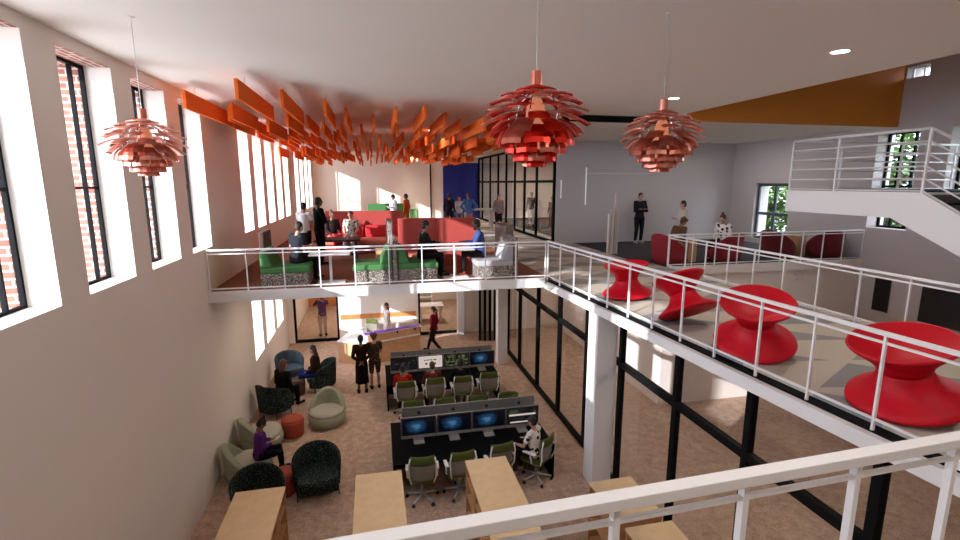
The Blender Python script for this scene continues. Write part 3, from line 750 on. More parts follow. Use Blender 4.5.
def make_pebble(label, loc, rz, s=1.):
    o = thing('pebble_armchair', label, 'armchair', loc, rz, 'round sage lounge seats')
    b = MB(); b.lathe([(.30*s, 0), (.41*s, .04), (.44*s, .20), (.42*s, .30), (.38*s, .33)], 32); b.build('base', M_sage, o, smooth=True)
    b = MB(); b.lathe([(.40*s, .315), (.405*s, .35), (.38*s, .385), (.28*s, .40)], 32); b.build('seat', M_sage_l, o, smooth=True)
    V, F = shell_band(.43*s, .43*s, rad(190), rad(350), .30, lambda f: .34 + .46*math.sin(PI*f)**.9, .14, flare=.03)
    b = MB(); b.add(V, F); b.build('backrest', M_sage, o, bevel=.04, seg=3)
make_pebble('empty round sage lounge seat on the aisle side of the terracotta stool', (-1.36, 12.25, 0), rad(176), 1.08)
make_pebble('round sage lounge seat by the left wall next to the terracotta stool', (-2.76, 11.45, 0), rad(-60), 1.1)
make_pebble('round sage lounge seat under the person in purple', (-2.76, 10.20, 0), rad(-75), 1.08)
for (x, y, r, lab) in [(-2.12, 11.80, .27, 'round terracotta felt stool between the sage seats'), (-1.93, 9.45, .25, 'round terracotta felt stool in front of the person in purple'), (-2.35, 14.25, .22, 'small round dark table between the two talking women')]:
    t = thing('round_stool', lab, 'stool', (x, y, 0)); mm = M_terra if r > .23 else M_brown
    b = MB(); b.lathe([(r*.82, 0), (r*.92, .03), (r, .36), (r*.97, .42)], 28); b.build('body', mm, t, smooth=True)
    b = MB(); b.lathe([(r*.965, .415), (r*.93, .45), (r*.5, .455)], 28); b.build('top', mm, t, smooth=True)

# ------------------------------------------------------------------ reception counter
o = thing('reception_counter', 'angled tan wood reception counter with white top and purple raised shelf', 'counter', (0, 16.8, 0))
def sh(P): return [(x, y-16.8) for x, y in P]
b = MB(); b.prism(sh([(-1.34, 16.62), (-.30, 16.18), (1.46, 16.86), (1.46, 17.66), (-.2, 17.05), (-1.0, 17.45)]), 0, .74); b.build('front_panel', M_tan, o)
b = MB(); b.prism(sh([(-1.38, 16.60), (-.30, 16.14), (1.48, 16.84), (1.48, 17.70), (-.2, 17.09), (-1.02, 17.50)]), .74, .79); b.build('worktop', M_whitetop, o)
b = MB(); b.prism(sh([(-.33, 16.16), (1.47, 16.86), (1.47, 16.92), (-.35, 16.22)]), .79, 1.04); b.build('upper_panel', M_tan, o)
b = MB(); b.prism(sh([(-.42, 16.12), (1.50, 16.85), (1.50, 17.12), (-.52, 16.37)]), 1.04, 1.06); b.build('raised_shelf', M_whitetop, o)
b = MB(); b.prism(sh([(-.40, 16.15), (1.48, 16.87), (1.48, 17.10), (-.48, 16.36)]), 1.06, 1.08); b.build('purple_top', M_purple, o)
for f in (.55, .9):
    x = -.33+1.8*f; y = 16.16+.70*f; b = MB(); b.box(x-.025, x+.025, y-16.8-.05, y-16.8, .96, 1.04); b.build('bracket', M_black, o)
bar('storage_cabinet', -.15, 1.4, 18.5, GY-.02, 0, .74, M_whitetop, 'white low cabinet along the wall behind the reception counter', 'cabinet')
# white table with benches in the far room behind the right opening
o = thing('cafe_table', 'white table seen through the far right glazed opening', 'table', (2.35, 21.2, 0))
b = MB(); b.box(-.55, .55, -.4, .4, .71, .74); b.build('tabletop', M_whitetop, o)
for sx in (-.45, .45):
    b = MB(); b.box(sx-.03, sx+.03, -.3, .3, 0, .71); b.build('leg', M_white, o)
o = thing('white_shelf_rack', 'white open rack standing beyond the far right glazed opening', 'shelf', (2.1, 23.6, 0))
for z in (.5, 1.0, 1.5, 2.0):
    b = MB(); b.box(-.5, .6, -.2, .2, z, z+.04); b.build('shelf', M_white, o)
for sx in (-.5, .56):
    b = MB(); b.box(sx, sx+.04, -.2, .2, 0, 2.04); b.build('upright', M_white, o)

# ------------------------------------------------------------------ mezzanine booths
def bench(label, loc, rz, w, d, fab, cush=None, back=True, group=None, backh=.78, arm=False):
    """seat facing +x; back along -x side; w along y, d along x"""
    o = thing('booth_bench', label, 'bench', loc, rz, group)
    b = MB(); b.box(0, d-.03, .02, w-.02, 0, .30); b.build('base', M_speck, o)
    b = MB(); b.box(.0, d, 0, w, .30, .43); b.build('seat', fab, o, bevel=.03, seg=3)
    if back:
        b = MB(); b.add([(0,0,.43),(.26,0,.43),(.26,w,.43),(0,w,.43),(0,0,backh),(.12,0,backh),(.12,w,backh),(0,w,backh)],
                        [(0,3,2,1),(4,5,6,7),(0,1,5,4),(1,2,6,5),(2,3,7,6),(3,0,4,7)]); b.build('backrest', cush or fab, o, bevel=.03, seg=3)
    return o
bench('green cushioned booth bench with speckled base at the left end of the railing', (-2.37, 10.82, MZ), 0, 1.0, .98, M_green, group=None)
bench('bright green booth bench facing left, its back against the speckled divider', (.36, 11.72, MZ), PI, .95, .84, M_green)
bench('green booth bench facing right under the seated man in dark clothes', (.50, 10.82, MZ), 0, .95, .90, M_green)
bench('grey booth bench facing left under the person in blue', (3.14, 11.72, MZ), PI, .95, .86, M_greyfab)
def slab_panel(name, x0, x1, y0, y1, h, m, label, cat='divider', z=MZ, bev=.03):
    b = MB(); b.box(x0, x1, y0, y1, z, z+h); return tag(b.build(name, m, bevel=bev, seg=3), label, cat)
slab_panel('booth_divider', .375, .485, 10.80, 11.78, .98, M_speck, 'low speckled divider between the two green benches')
slab_panel('booth_divider', -2.50, -2.385, 11.5, 12.3, 1.12, M_brown, 'tall dark brown booth screen behind the left green bench')
slab_panel('booth_divider', 3.16, 3.27, 10.80, 11.78, .95, M_speck, 'low speckled divider behind the grey bench')
slab_panel('booth_divider', 3.55, 3.80, 13.0, 14.2, 1.05, M_speck, 'high speckled divider on the right beyond the grey bench')
slab_panel('booth_divider', .36, .50, 13.35, 15.1, 1.15, M_speck, 'high rounded speckled divider between the red screen and red sofa')
o = thing('booth_screen', 'tall brick red fabric screen in two panels behind the middle booth', 'divider', (.62, 12.95, MZ))
for x0, x1 in ((0, 1.0), (1.005, 2.1)):
    b = MB(); b.box(x0, x1, 0, .12, 0, 1.28); b.build('screen_panel', M_redfab, o, bevel=.02)
bench('low coral bench in front of the red screen', (1.75, 12.20, MZ), rad(-90)+PI, .9, .55, M_coral, back=False)
def booth_table(label, x, y, w=.86, d=.62, h=.68):
    o = thing('booth_table', label, 'table', (x, y, MZ))
    b = MB(); b.box(-w/2, w/2, -d/2, d/2, h-.035, h); b.build('tabletop', M_whitetop, o, bevel=.008)
    b = MB(); b.lathe([(.03, .02), (.03, h-.035)], 14); b.build('pedestal', M_armw, o)
    b = MB(); b.box(-.30, .30, -.22, .22, 0, .02); b.build('base_plate', M_whitetop, o, bevel=.005)
booth_table('white pedestal table beside the left green bench', -.97, 11.15)
booth_table('white pedestal table between the man in dark clothes and the person in blue', 1.85, 11.3)
# dark table and red corner sofa
o = thing('coffee_table', 'dark brown table in front of the red sofa', 'table', (-1.02, 14.4, MZ))
b = MB(); b.box(-.62, .62, -.4, .4, .58, .64); b.build('tabletop', M_brown, o)
for sx in (-.5, .5):
    for sy in (-.3, .3):
        b = MB(); b.box(sx-.03, sx+.03, sy-.03, sy+.03, 0, .58); b.build('leg', M_brown, o)
o = thing('high_back_sofa', 'long red sofa with a tall brick red back and red cushions', 'sofa', (-1.55, 15.7, MZ))
b = MB(); b.box(0, 2.5, .05, .9, .0, .28); b.build('base', M_redfab, o)
b = MB(); b.box(0, 2.5, 0, .85, .28, .43); b.build('seat', M_coral, o, bevel=.04, seg=3)
b = MB(); b.box(0, 2.5, 1.02, 1.14, 0, 1.28); b.build('tall_back', M_redfab, o, bevel=.02)
for k in range(2):
    b = MB(); b.box(.02+1.25*k, 1.23+1.25*k, .78, 1.0, .43, .82); b.build('back_cushion', M_redcush, o, bevel=.04, seg=3)
bar('side_block', .02, .30, 12.6, 13.1, MZ, MZ+.5, M_leather, 'light wooden block table behind the bright green bench', 'table')
# green sofa group far back
o = thing('high_back_sofa', 'green sofa far back in front of the cream wall', 'sofa', (-.1, 22.4, MZ))
b = MB(); b.box(-.15, 1.6, 0, .8, 0, .45); b.build('seat', M_green, o, bevel=.03)
b = MB(); b.box(-.15, 1.6, .8, .95, 0, 1.25); b.build('tall_back', M_green, o, bevel=.03)
b = MB(); b.box(1.65, 2.05, -.6, .95, 0, 1.05); b.build('side_cushion', M_sunlit_green, o, bevel=.03)
o = thing('high_table', 'long grey high table in front of the navy wall', 'table', (4.9, 24.0, MZ))
b = MB(); b.box(-1.3, 1.0, -.4, .4, .86, .92); b.build('tabletop', M_greyfab, o)
for sx in (-1.2, .9):
    b = MB(); b.box(sx-.04, sx+.04, -.35, .35, 0, .86); b.build('leg', M_greyfab, o)

# ------------------------------------------------------------------ lobby furniture
def lounge(label, x, y, rz, m):
    o = thing('lounge_chair', label, 'armchair', (x, y, MZ), rz)
    b = MB(); b.lathe([(.36, 0), (.44, .06), (.47, .30), (.42, .42), (.30, .44)], 28); b.build('seat', m, o, smooth=True)
    V, F = shell_band(.46, .46, rad(170), rad(370), .28, lambda f: .42 + .42*math.sin(PI*f)**.9, .12, flare=.04)
    b = MB(); b.add(V, F); b.build('backrest', m, o, bevel=.04, seg=3)
M_crim = mat('crimson_fabric', (.24, .008, .014), .8)
lounge('crimson lounge chair under the curly haired person at the railing corner', 8.0, 12.0, rad(-75), M_crim)
lounge('crimson lounge chair under the person in the dotted blouse', 9.75, 12.0, rad(20), M_crim)
lounge('low maroon lounge chair with pointed back below the slate framed window', 11.85, 12.3, rad(-80), M_maroon)
lounge('large maroon lounge chair seen from behind at the right end of the lobby', 13.2, 12.0, rad(-15), M_maroon)
for x, y, w, lab in [(12.55, 12.75, .26, 'light wooden block side table between the maroon chairs, left one'), (12.6, 12.35, .3, 'light wooden block side table between the maroon chairs, right one'), (8.72, 12.1, .26, 'light wooden block table between the two crimson chairs')]:
    b = MB(); b.box(x-w/2, x+w/2, y-w/2, y+w/2, MZ, MZ+.62); tag(b.build('side_block', M_leather, bevel=.01), lab, 'table')

# ------------------------------------------------------------------ red spinning chairs
def spun(label, x, y, tilt, az, s=1.):
    """hourglass spinning chair leaning by tilt towards azimuth az"""
    o = thing('spinning_chair', label, 'chair', (x, y, MZ), 0, 'red hourglass spinning chairs')
    outer = [(.02, 0), (.30, .002), (.44, .012), (.475, .035), (.47, .06), (.41, .10), (.32, .155), (.25, .22), (.215, .29), (.205, .33), (.225, .39), (.28, .46), (.35, .53), (.405, .58), (.425, .61), (.41, .625)]
    inner = [(.40, .615), (.32, .56), (.23, .50), (.15, .465), (.07, .445), (.0, .44)]
    A = Matrix.Rotation(az, 3, 'Z') @ Matrix.Rotation(tilt, 3, 'Y') @ Matrix.Rotation(-az, 3, 'Z')
    M4 = Matrix.Scale(s, 3)
    lo = min((A @ Vector((r*math.cos(t), r*math.sin(t), z))).z for r, z in outer for t in [2*PI*k/36 for k in range(36)])
    sh_ = A @ M4; off = Vector((0, 0, -lo*s)) - (A @ Vector((0, 0, .34)))*s; off.z = -lo*s
    class T:
        def __matmul__(self, p): return sh_ @ p + off
    b = MB(); b.lathe(outer[:10], 44, M=T()); b.build('base', M_red, o, smooth=True)
    b = MB(); b.lathe(outer[9:] + inner, 44, M=T()); b.build('funnel_seat', M_red, o, smooth=True)
spun('red hourglass spinning chair farthest along the walkway, next to the corner', 4.78, 8.5, rad(6), rad(180), 1.0)
spun('red hourglass spinning chair leaning sharply on its side, second farthest', 4.70, 6.62, rad(31), rad(98), .96)
spun('red hourglass spinning chair in the middle of the walkway, third from the corner', 4.72, 5.12, rad(20), rad(-134), 1.02)
spun('largest nearest red hourglass spinning chair at the right edge of the view', 4.93, 3.47, rad(16), rad(182), 1.03)

# ------------------------------------------------------------------ people
SK = {'dark': (.12, .055, .03), 'brown': (.28, .13, .075), 'tan': (.48, .26, .17), 'light': (.62, .38, .28)}
HC = {'black': (.012, .010, .009), 'brown': (.05, .022, .012), 'auburn': (.10, .035, .02)}
def cmat(kind, col): return mat('%s_%d_%d_%d' % (kind, col[0]*255, col[1]*255, col[2]*255), tuple(c**1.15 for c in col), .9, spec=.1)
def person(label, x, y, z, rz, H=1.72, pose='stand', arms='down', top=(.1,.1,.1), bot=(.05,.05,.06), skin='tan', hair='black', hairstyle='short', sleeves='long', legs='trousers',
           lean=0., look=0., seat=.45, shoes=(.02,.02,.02), top_mat=None, bot_mat=None, turn=0., vox=.011, beard=False):
    s = H/1.75; o = thing('person', label, 'person', (x, y, z), rad(rz))
    Mskin = mat('skin_'+skin, SK[skin], .6); Mh = mat('hair_'+hair, HC[hair], .7)
    Mt = top_mat or cmat('garment', top); Mb = bot_mat or cmat('garment', bot); Ms = cmat('shoe', shoes)
    V = lambda *a: Vector(a)*s
    ph = .93 if pose != 'sit' else (seat/s + .10)
    P = V(0, 0, ph)
    R = Matrix.Rotation(-lean, 3, 'X')
    def up(a, b, c):            # a point of the upper body, measured from a standing pelvis at .93
        return P + R @ V(a, b, c-.93)
    hips = {}; knee = {}; ank = {}; toe = {}
    for q in (-1, 1):
        if pose == 'stand':
            hips[q], knee[q], ank[q], toe[q] = V(q*.095, 0, .91), V(q*.10, .03, .50), V(q*.105, -.02, .09), V(q*.13, .14, .035)
        elif pose == 'walk':
            f = q
            hips[q], knee[q] = V(q*.09, 0, .91), V(q*.09, .18 if f > 0 else .02, .50)
            ank[q], toe[q] = (V(q*.09, .30, .10), V(q*.09, .46, .05)) if f > 0 else (V(q*.09, -.28, .17), V(q*.09, -.16, .05))
        else:
            hips[q], knee[q] = V(q*.10, 0, ph-.01), V(q*.12, .42, ph+.005)
            ank[q] = Vector((q*.12*s, .44*s, .09*s)); toe[q] = Vector((q*.14*s, .61*s, .04*s))
    sho = {q: up(q*.175, 0, 1.42) for q in (-1, 1)}
    A = {'down': ((.235, -.03, 1.14), (.25, .05, .89)), 'phone': ((.215, .02, 1.14), (.09, .25, 1.20)), 'desk': ((.235, .14, 1.15), (.16, .38, 1.13)),
         'crossed': ((.22, .08, 1.13), (-.04, .185, 1.19)), 'hips': ((.37, -.08, 1.17), (.17, .03, 1.0)), 'lap': ((.225, .06, 1.14), (.11, .27, 1.03)),
         'table': ((.235, .15, 1.18), (.15, .36, 1.25)), 'raise': ((.26, .17, 1.30), (.10, .27, 1.48)), 'behind': ((.24, -.10, 1.16), (.04, -.15, 1.0)), 'chin': ((.22, .16, 1.16), (.08, .18, 1.42))}
    el = {}; wr = {}
    for q in (-1, 1):
        ar = arms if isinstance(arms, str) else arms[0 if q < 0 else 1]; e, w = A[ar]
        el[q], wr[q] = up(e[0]*q, e[1], e[2]), up(w[0]*q, w[1], w[2])
    nb = up(0, -.015, 1.46); hc = up(0, .025, 1.625)
    HR = Matrix.Rotation(turn, 3, 'Z') @ Matrix.Rotation(-lean-look, 3, 'X')
    hp = lambda a, b, c: hc + HR @ V(a, b, c)
    # body: one continuous surface
    b = MB()
    sp = [P + V(0, 0, -.07), P, up(0, .005, 1.04), up(0, .01, 1.15), up(0, .01, 1.28), up(0, 0, 1.38), up(0, -.01, 1.45)]
    X = R @ Vector((0, 1, 0))
    b.tube(sp, [(a*s, c*s) for a, c in [(.12, .10), (.15, .115), (.125, .10), (.125, .10), (.148, .112), (.15, .10), (.075, .06)]][:7], 16, up=tuple(X))
    b.tube([up(0, -.015, 1.42), nb, hp(0, -.01, -.06)], [.058*s, .050*s, .048*s], 10)
    b.ball(hp(0, 0, .025), (.073*s, .090*s, .095*s), 16, rot=HR); b.ball(hp(0, .022, -.045), (.052*s, .062*s, .062*s), 14, rot=HR)
    b.tube([hp(0, .085, .03), hp(0, .104, -.018)], [.009*s, .016*s], 8); b.tube([hp(-.02, .078, -.055), hp(.02, .078, -.055)], .008*s, 8)
    for q in (-1, 1): b.ball(hp(q*.075, -.005, 0), (.012*s, .020*s, .030*s), 8, rot=HR)
    for q in (-1, 1):
        b.ball(sho[q], .058*s, 12); b.tube([up(q*.08, 0, 1.43), sho[q]], [.055*s, .052*s], 10)
        b.tube([sho[q], (sho[q]+el[q])/2, el[q]], [.050*s, .046*s, .038*s], 10); b.ball(el[q], .039*s, 10)
        b.tube([el[q], el[q]*.65+wr[q]*.35, wr[q]], [.038*s, .038*s, .026*s], 10)
        d = (wr[q]-el[q]).normalized(); side = (Vector((0,0,1)).cross(d)); side = side.normalized() if side.length > .2 else Vector((0,1,0)); nn = side.cross(d)
        b.tube([wr[q], wr[q]+d*.03*s, wr[q]+d*.085*s], [.025*s, (.036*s, .018*s), (.038*s, .016*s)], 10, up=tuple(nn))
        for k, ln in enumerate((.062, .072, .068, .052)):
            o0 = wr[q] + d*.078*s + side*(k-1.5)*.0195*s; drop = -nn*.0 + Vector((0, 0, -.012*s))
            b.tube([o0, o0 + d*ln*.55*s + drop*.5, o0 + d*ln*.95*s + drop*2], [.0095*s, .009*s, .0075*s], 6)
        o0 = wr[q] + d*.03*s - side*.028*s*1; b.tube([o0, o0 - side*.022*s + d*.022*s, o0 - side*.026*s + d*.055*s], [.013*s, .011*s, .009*s], 6)
        b.tube([hips[q]+V(0,0,.02), (hips[q]*.5+knee[q]*.5), knee[q]], [.085*s, .072*s, .052*s], 12); b.ball(knee[q], .052*s, 10)
        b.tube([knee[q], knee[q]*.68+ank[q]*.32+V(0,-.012,0), ank[q]], [.050*s, .052*s, .034*s], 12)
        b.tube([ank[q]+V(0,-.03,-.03), ank[q]*.5+toe[q]*.5, toe[q]], [.036*s, (.038*s, .034*s), (.036*s, .022*s)], 10)
    body = b.build('body', Mskin, o, remesh=vox, smooth=True)
    # eyes
    for q in (-1, 1):
        e = MB(); e.ball(hp(q*.028, .082, .018), .011*s, 8); e.build('eye', mat('eye', (.02, .015, .012), .2), o, smooth=True)
    # top
    t = MB(); g = .016
    lo = [P + V(0, 0, -.06), P] if legs != 'dress' else [P, P + V(0, 0, .02)]
    t.tube(lo + sp[2:], [((a+g)*s, (c+g)*s) for a, c in [(.145, .12), (.152, .12), (.135, .11), (.138, .112), (.155, .118), (.152, .105), (.075, .062)]], 18, up=tuple(X))
    for q in (-1, 1):
        t.ball(sho[q], .072*s, 12); t.tube([up(q*.07, 0, 1.42), sho[q]], [.068*s, .068*s], 10)
        if sleeves == 'none': continue
        if sleeves == 'short': t.tube([sho[q], sho[q]*.35+el[q]*.65], [.068*s, .062*s], 12)
        else:
            t.tube([sho[q], el[q]], [.066*s, .055*s], 12); t.ball(el[q], .055*s, 10); t.tube([el[q], wr[q]*.92+el[q]*.08], [.054*s, .040*s], 12)
    t.build('dress' if legs == 'dress' else 'top', Mt, o, remesh=vox, smooth=True)
    # lower garment
    t = MB()
    if legs in ('trousers', 'shorts'):
        t.tube([P + V(0, 0, .07), P, P + V(0, 0, -.09)], [(.150*s, .128*s), (.168*s, .135*s), (.15*s, .12*s)], 16, up=(0,1,0))
        for q in (-1, 1):
            t.tube([hips[q]+V(0,0,.01), hips[q]*.5+knee[q]*.5, knee[q]], [.100*s, .088*s, .068*s], 12)
            if legs == 'trousers':
                t.ball(knee[q], .068*s, 10); t.tube([knee[q], knee[q]*.6+ank[q]*.4, ank[q]+V(0,0,.01)], [.067*s, .065*s, .050*s], 12)
    else:
        if pose == 'sit':
            t.tube([P + V(0, 0, .06), P + V(0, .06, -.01), (knee[-1]+knee[1])/2 + V(0, .02, 0)], [(.15*s, .13*s), (.18*s, .14*s), (.20*s, .085*s)], 16)
            t.tube([(knee[-1]+knee[1])/2, (ank[-1]+ank[1])/2 + V(0, 0, .18)], [(.20*s, .08*s), (.19*s, .08*s)], 16)
        else:
            hem = .32 if legs == 'long_skirt' else .50
            t.tube([P + V(0, 0, .10), P, V(0, 0, .70), V(0, 0, hem)], [(.145*s, .125*s), (.175*s, .145*s), (.185*s, .155*s), (.20*s, .17*s)], 18, up=(0,1,0))
    t.build({'trousers': 'trousers', 'shorts': 'shorts', 'dress': 'skirt'}.get(legs, 'skirt'), Mb if legs != 'dress' else Mt, o, remesh=vox, smooth=True)
    for q in (-1, 1):
        t = MB(); a, c = ank[q], toe[q]
        t.tube([a+V(0,-.045,-.045), a*.5+c*.5+V(0,0,-.012), c+V(0,.02,-.004)], [(.042*s, .040*s), (.046*s, .040*s), (.038*s, .028*s)], 12)
        t.tube([a+V(0,-.02,-.03), a+V(0,-.005,.02)], [.046*s, .042*s], 12)
        t.build('shoe', Ms, o, smooth=True)
    t = MB()
    t.ball(hp(0, -.014, .04), (.084*s, .096*s, .098*s), 14, rot=HR); t.ball(hp(0, -.045, -.01), (.074*s, .066*s, .075*s), 12, rot=HR)
    if beard: t.ball(hp(0, .045, -.085), (.052*s, .048*s, .04*s), 12, rot=HR)
    if hairstyle == 'bun': t.ball(hp(0, -.045, .15), .042*s, 12)
    if hairstyle == 'ponytail': t.tube([hp(0, -.09, .05), hp(0, -.15, .0), hp(0, -.15, -.14)], [.03*s, .035*s, .015*s], 10)
    if hairstyle == 'long':
        t.tube([hp(0, -.05, .03), hp(0, -.065, -.10), hp(0, -.055, -.24)], [(.085*s, .06*s), (.088*s, .055*s), (.07*s, .035*s)], 12, up=tuple(HR @ Vector((0,1,0))))
    if hairstyle == 'curly':
        for k in range(14): 
            a = 2*PI*k/14; t.ball(hp(.085*math.cos(a), -.02+.07*math.sin(a), .05 + .03*(k % 3)), .035*s, 8)
    t.build('hair', Mh, o, remesh=.012, smooth=True)
    return o
DOT = dots_mat('dotted_blouse', (.78, .72, .66), (.02, .02, .02), 9, .36)
DOT2 = dots_mat('leaf_print', (.60, .55, .45), (.05, .06, .04), 11, .36)
DK2 = dots_mat('dark_print', (.05, .03, .02), (.16, .10, .06), 14, .3)
# ground floor
person('person with a bun in a purple top holding a phone on a sage seat', -2.52, 10.12, 0, -75, 1.66, 'sit', 'phone', (.13, .035, .20), (.012, .012, .02), 'brown', 'black', 'bun', lean=.10, look=.5, seat=.42)
person('woman in black seen from behind, seated in a dark tub chair by the left wall', -2.62, 13.22, 0, -35, 1.88, 'sit', 'lap', (.012, .011, .012), (.01, .01, .012), 'tan', 'auburn', 'long', lean=.2, seat=.43)
person('long haired woman in a dark jacket and blue jeans seated in a tub chair', -1.80, 14.40, 0, 85, 1.88, 'sit', 'lap', (.05, .022, .015), (.02, .035, .16), 'tan', 'brown', 'long', lean=.1, seat=.43)
person('person in a long black robe standing with arms behind, left of the pair by reception', -.50, 13.95, 0, 3, 1.76, 'stand', 'behind', (.028, .014, .009), (.010, .008, .008), 'dark', 'black', legs='long_skirt')
person('person in dark patterned shorts and shirt, right of the pair by reception', -.13, 14.2, 0, 10, 1.72, 'stand', 'crossed', (.04, .02, .015), (.03, .02, .015), 'tan', 'auburn', 'curly', legs='shorts', top_mat=DK2, bot_mat=DK2, sleeves='short')
person('person with a ponytail in a maroon top walking left past the desks', 2.0, 17.0, 0, 60, 1.72, 'walk', 'down', (.20, .012, .035), (.03, .02, .02), 'tan', 'black', 'ponytail')
person('woman in a white dress with long hair behind the reception counter', .36, 18.0, 0, 100, 1.70, 'stand', 'down', (.80, .76, .72), (.8, .76, .72), 'tan', 'brown', 'long', legs='dress', sleeves='none')
person('person in a violet shirt and pale trousers in the room behind the left glazed opening', -2.15, 19.85, 0, 20, 1.74, 'stand', 'raise', (.16, .07, .16), (.60, .42, .34), 'tan', 'auburn', sleeves='long', shoes=(.10, .03, .02))
person('person in a red top seated with back turned at the left of the farther desk', .60, 12.28, 0, -4, 1.66, 'sit', 'desk', (.40, .03, .015), (.03, .02, .02), 'brown', 'black', lean=.1, seat=.5)
person('person with auburn hair seated with back turned, second at the farther desk', 1.40, 12.32, 0, 5, 1.68, 'sit', 'desk', (.16, .04, .03), (.03, .02, .02), 'light', 'auburn', lean=.12, seat=.5)
person('person dressed in black seated with back turned, third at the farther desk', 2.16, 12.30, 0, -2, 1.76, 'sit', 'desk', (.012, .011, .012), (.012, .012, .012), 'dark', 'black', lean=.12, seat=.5)
person('woman in a white blouse with black dots, seated sideways at the nearer desk', 3.10, 8.80, 0, 42, 1.68, 'sit', 'desk', (.8, .75, .7), (.10, .04, .022), 'tan', 'black', 'short', lean=.12, look=.2, seat=.5, top_mat=DOT, sleeves='short', shoes=(.7, .66, .62))
# mezzanine
person('man in a charcoal t-shirt seen from behind, seated on the left green bench', -1.72, 11.40, MZ, -40, 1.76, 'sit', 'phone', (.035, .038, .045), (.04, .03, .03), 'tan', 'brown', sleeves='short', lean=.15, seat=.43)
person('tall bald man in a long black coat standing behind the left white table', -1.44, 13.75, MZ, -62, 1.82, 'stand', 'crossed', (.008, .007, .008), (.010, .008, .008), 'dark', 'black')
person('person in a white shirt and dark shorts standing near the left slit windows', -1.90, 14.4, MZ, -20, 1.66, 'stand', 'crossed', (.85, .84, .84), (.03, .025, .03), 'tan', 'black', legs='shorts', sleeves='short', shoes=(.6,.3,.2))
person('person with a bun in dark top and red skirt, left end of the red sofa', -1.28, 15.95, MZ, -150, 1.70, 'sit', 'lap', (.05, .03, .03), (.40, .02, .03), 'brown', 'auburn', 'bun', seat=.43, legs='skirt')
person('person in a leaf print shirt and pale trousers, seated on the red sofa', -.70, 15.85, MZ, 170, 1.72, 'sit', 'lap', (.5, .5, .4), (.62, .50, .42), 'light', 'brown', 'short', seat=.43, top_mat=DOT2, sleeves='short')
person('person in white standing far back in front of the green sofa', .88, 21.9, MZ, 120, 1.70, 'stand', 'phone', (.80, .80, .82), (.74, .72, .72), 'tan', 'black')
person('person in an orange dress standing far back by the green sofa', 1.45, 22.0, MZ, 60, 1.72, 'stand', 'down', (.65, .16, .05), (.6, .15, .05), 'brown', 'black', legs='dress')
person('man in dark clothes seated on the green bench facing right at the middle table', 1.10, 11.42, MZ, -82, 1.72, 'sit', 'table', (.018, .020, .014), (.03, .02, .02), 'brown', 'black', lean=.10, seat=.43)
person('bearded man in a blue shirt seated on the grey bench facing left', 2.52, 11.38, MZ, 80, 1.76, 'sit', 'table', (.06, .10, .24), (.03, .02, .02), 'dark', 'black', lean=.15, seat=.43, shoes=(.5, .12, .04), beard=True)
person('person in dark clothes standing in front of the navy wall', 3.40, 22.2, MZ, -30, 1.74, 'stand', 'down', (.03, .02, .03), (.02, .02, .02), 'brown', 'black')
person('person in a blue shirt with hands on hips near the navy wall', 4.10, 21.2, MZ, 10, 1.76, 'stand', 'hips', (.10, .22, .45), (.45, .30, .26), 'brown', 'auburn')
person('person in white seen beside the one with hands on hips by the navy wall', 3.95, 22.6, MZ, 160, 1.60, 'stand', 'phone', (.7, .7, .75), (.3, .35, .5), 'tan', 'black')
person('woman in a taupe top standing in front of the upper glass room', 5.55, 21.5, MZ, 185, 1.68, 'stand', 'down', (.30, .22, .20), (.03, .02, .02), 'tan', 'auburn', 'long')
person('person in a black jacket inside the upper glass room', 8.0, 24.2, MZ, 150, 1.72, 'stand', 'down', (.02, .02, .025), (.6, .56, .55), 'brown', 'black')
person('person in dark clothes inside the upper glass room, nearer the lobby wall', 8.3, 22.0, MZ, 120, 1.55, 'stand', 'down', (.05, .04, .04), (.04, .03, .03), 'tan', 'brown')
# lobby
person('person in a charcoal jacket and trousers standing with arms folded by the lobby wall', 9.55, 16.3, MZ, 180, 1.84, 'stand', 'crossed', (.030, .028, .035), (.025, .022, .030), 'tan', 'black', shoes=(.5, .48, .48))
person('woman in a cream top standing in profile by the lobby wall', 9.05, 13.0, MZ, 80, 1.68, 'stand', 'phone', (.62, .54, .47), (.04, .03, .03), 'tan', 'black')
person('curly haired person bending forward in the crimson chair at the railing corner', 8.12, 12.02, MZ, -75, 1.70, 'sit', 'lap', (.16, .09, .06), (.42, .24, .14), 'brown', 'auburn', 'curly', lean=.5, look=.3, seat=.44)
person('person in a cream blouse with black dots seated in the second crimson chair', 9.78, 12.08, MZ, 110, 1.70, 'sit', 'lap', (.8, .7, .6), (.03, .02, .02), 'tan', 'brown', 'bun', lean=.15, look=.3, seat=.44, top_mat=DOT)
# phones in hands
def phone(x, y, z, lab, rz=0, tilt=.5):
    b = MB(); b.box(-.038, .038, -.075, .075, -.004, .004)
    o = b.build('phone', M_paper, loc=(x, y, z), bevel=.003); o.rotation_euler = (tilt, 0, rz); tag(o, lab, 'phone')
def at_hands(o_label, dy=.36, dz=0, lab='', sz=None):
    o = next(q for q in C.objects if q.get('label') == o_label)
    p = Matrix.Rotation(o.rotation_euler.z, 3, 'Z') @ Vector((0, dy, dz)) + Vector(o.location); phone(p.x, p.y, p.z, lab, o.rotation_euler.z)
at_hands('person with a bun in a purple top holding a phone on a sage seat', .35, .77, 'white phone held by the seated person in purple')
at_hands('man in a charcoal t-shirt seen from behind, seated on the left green bench', .40, .78, 'white booklet held by the man on the left green bench')

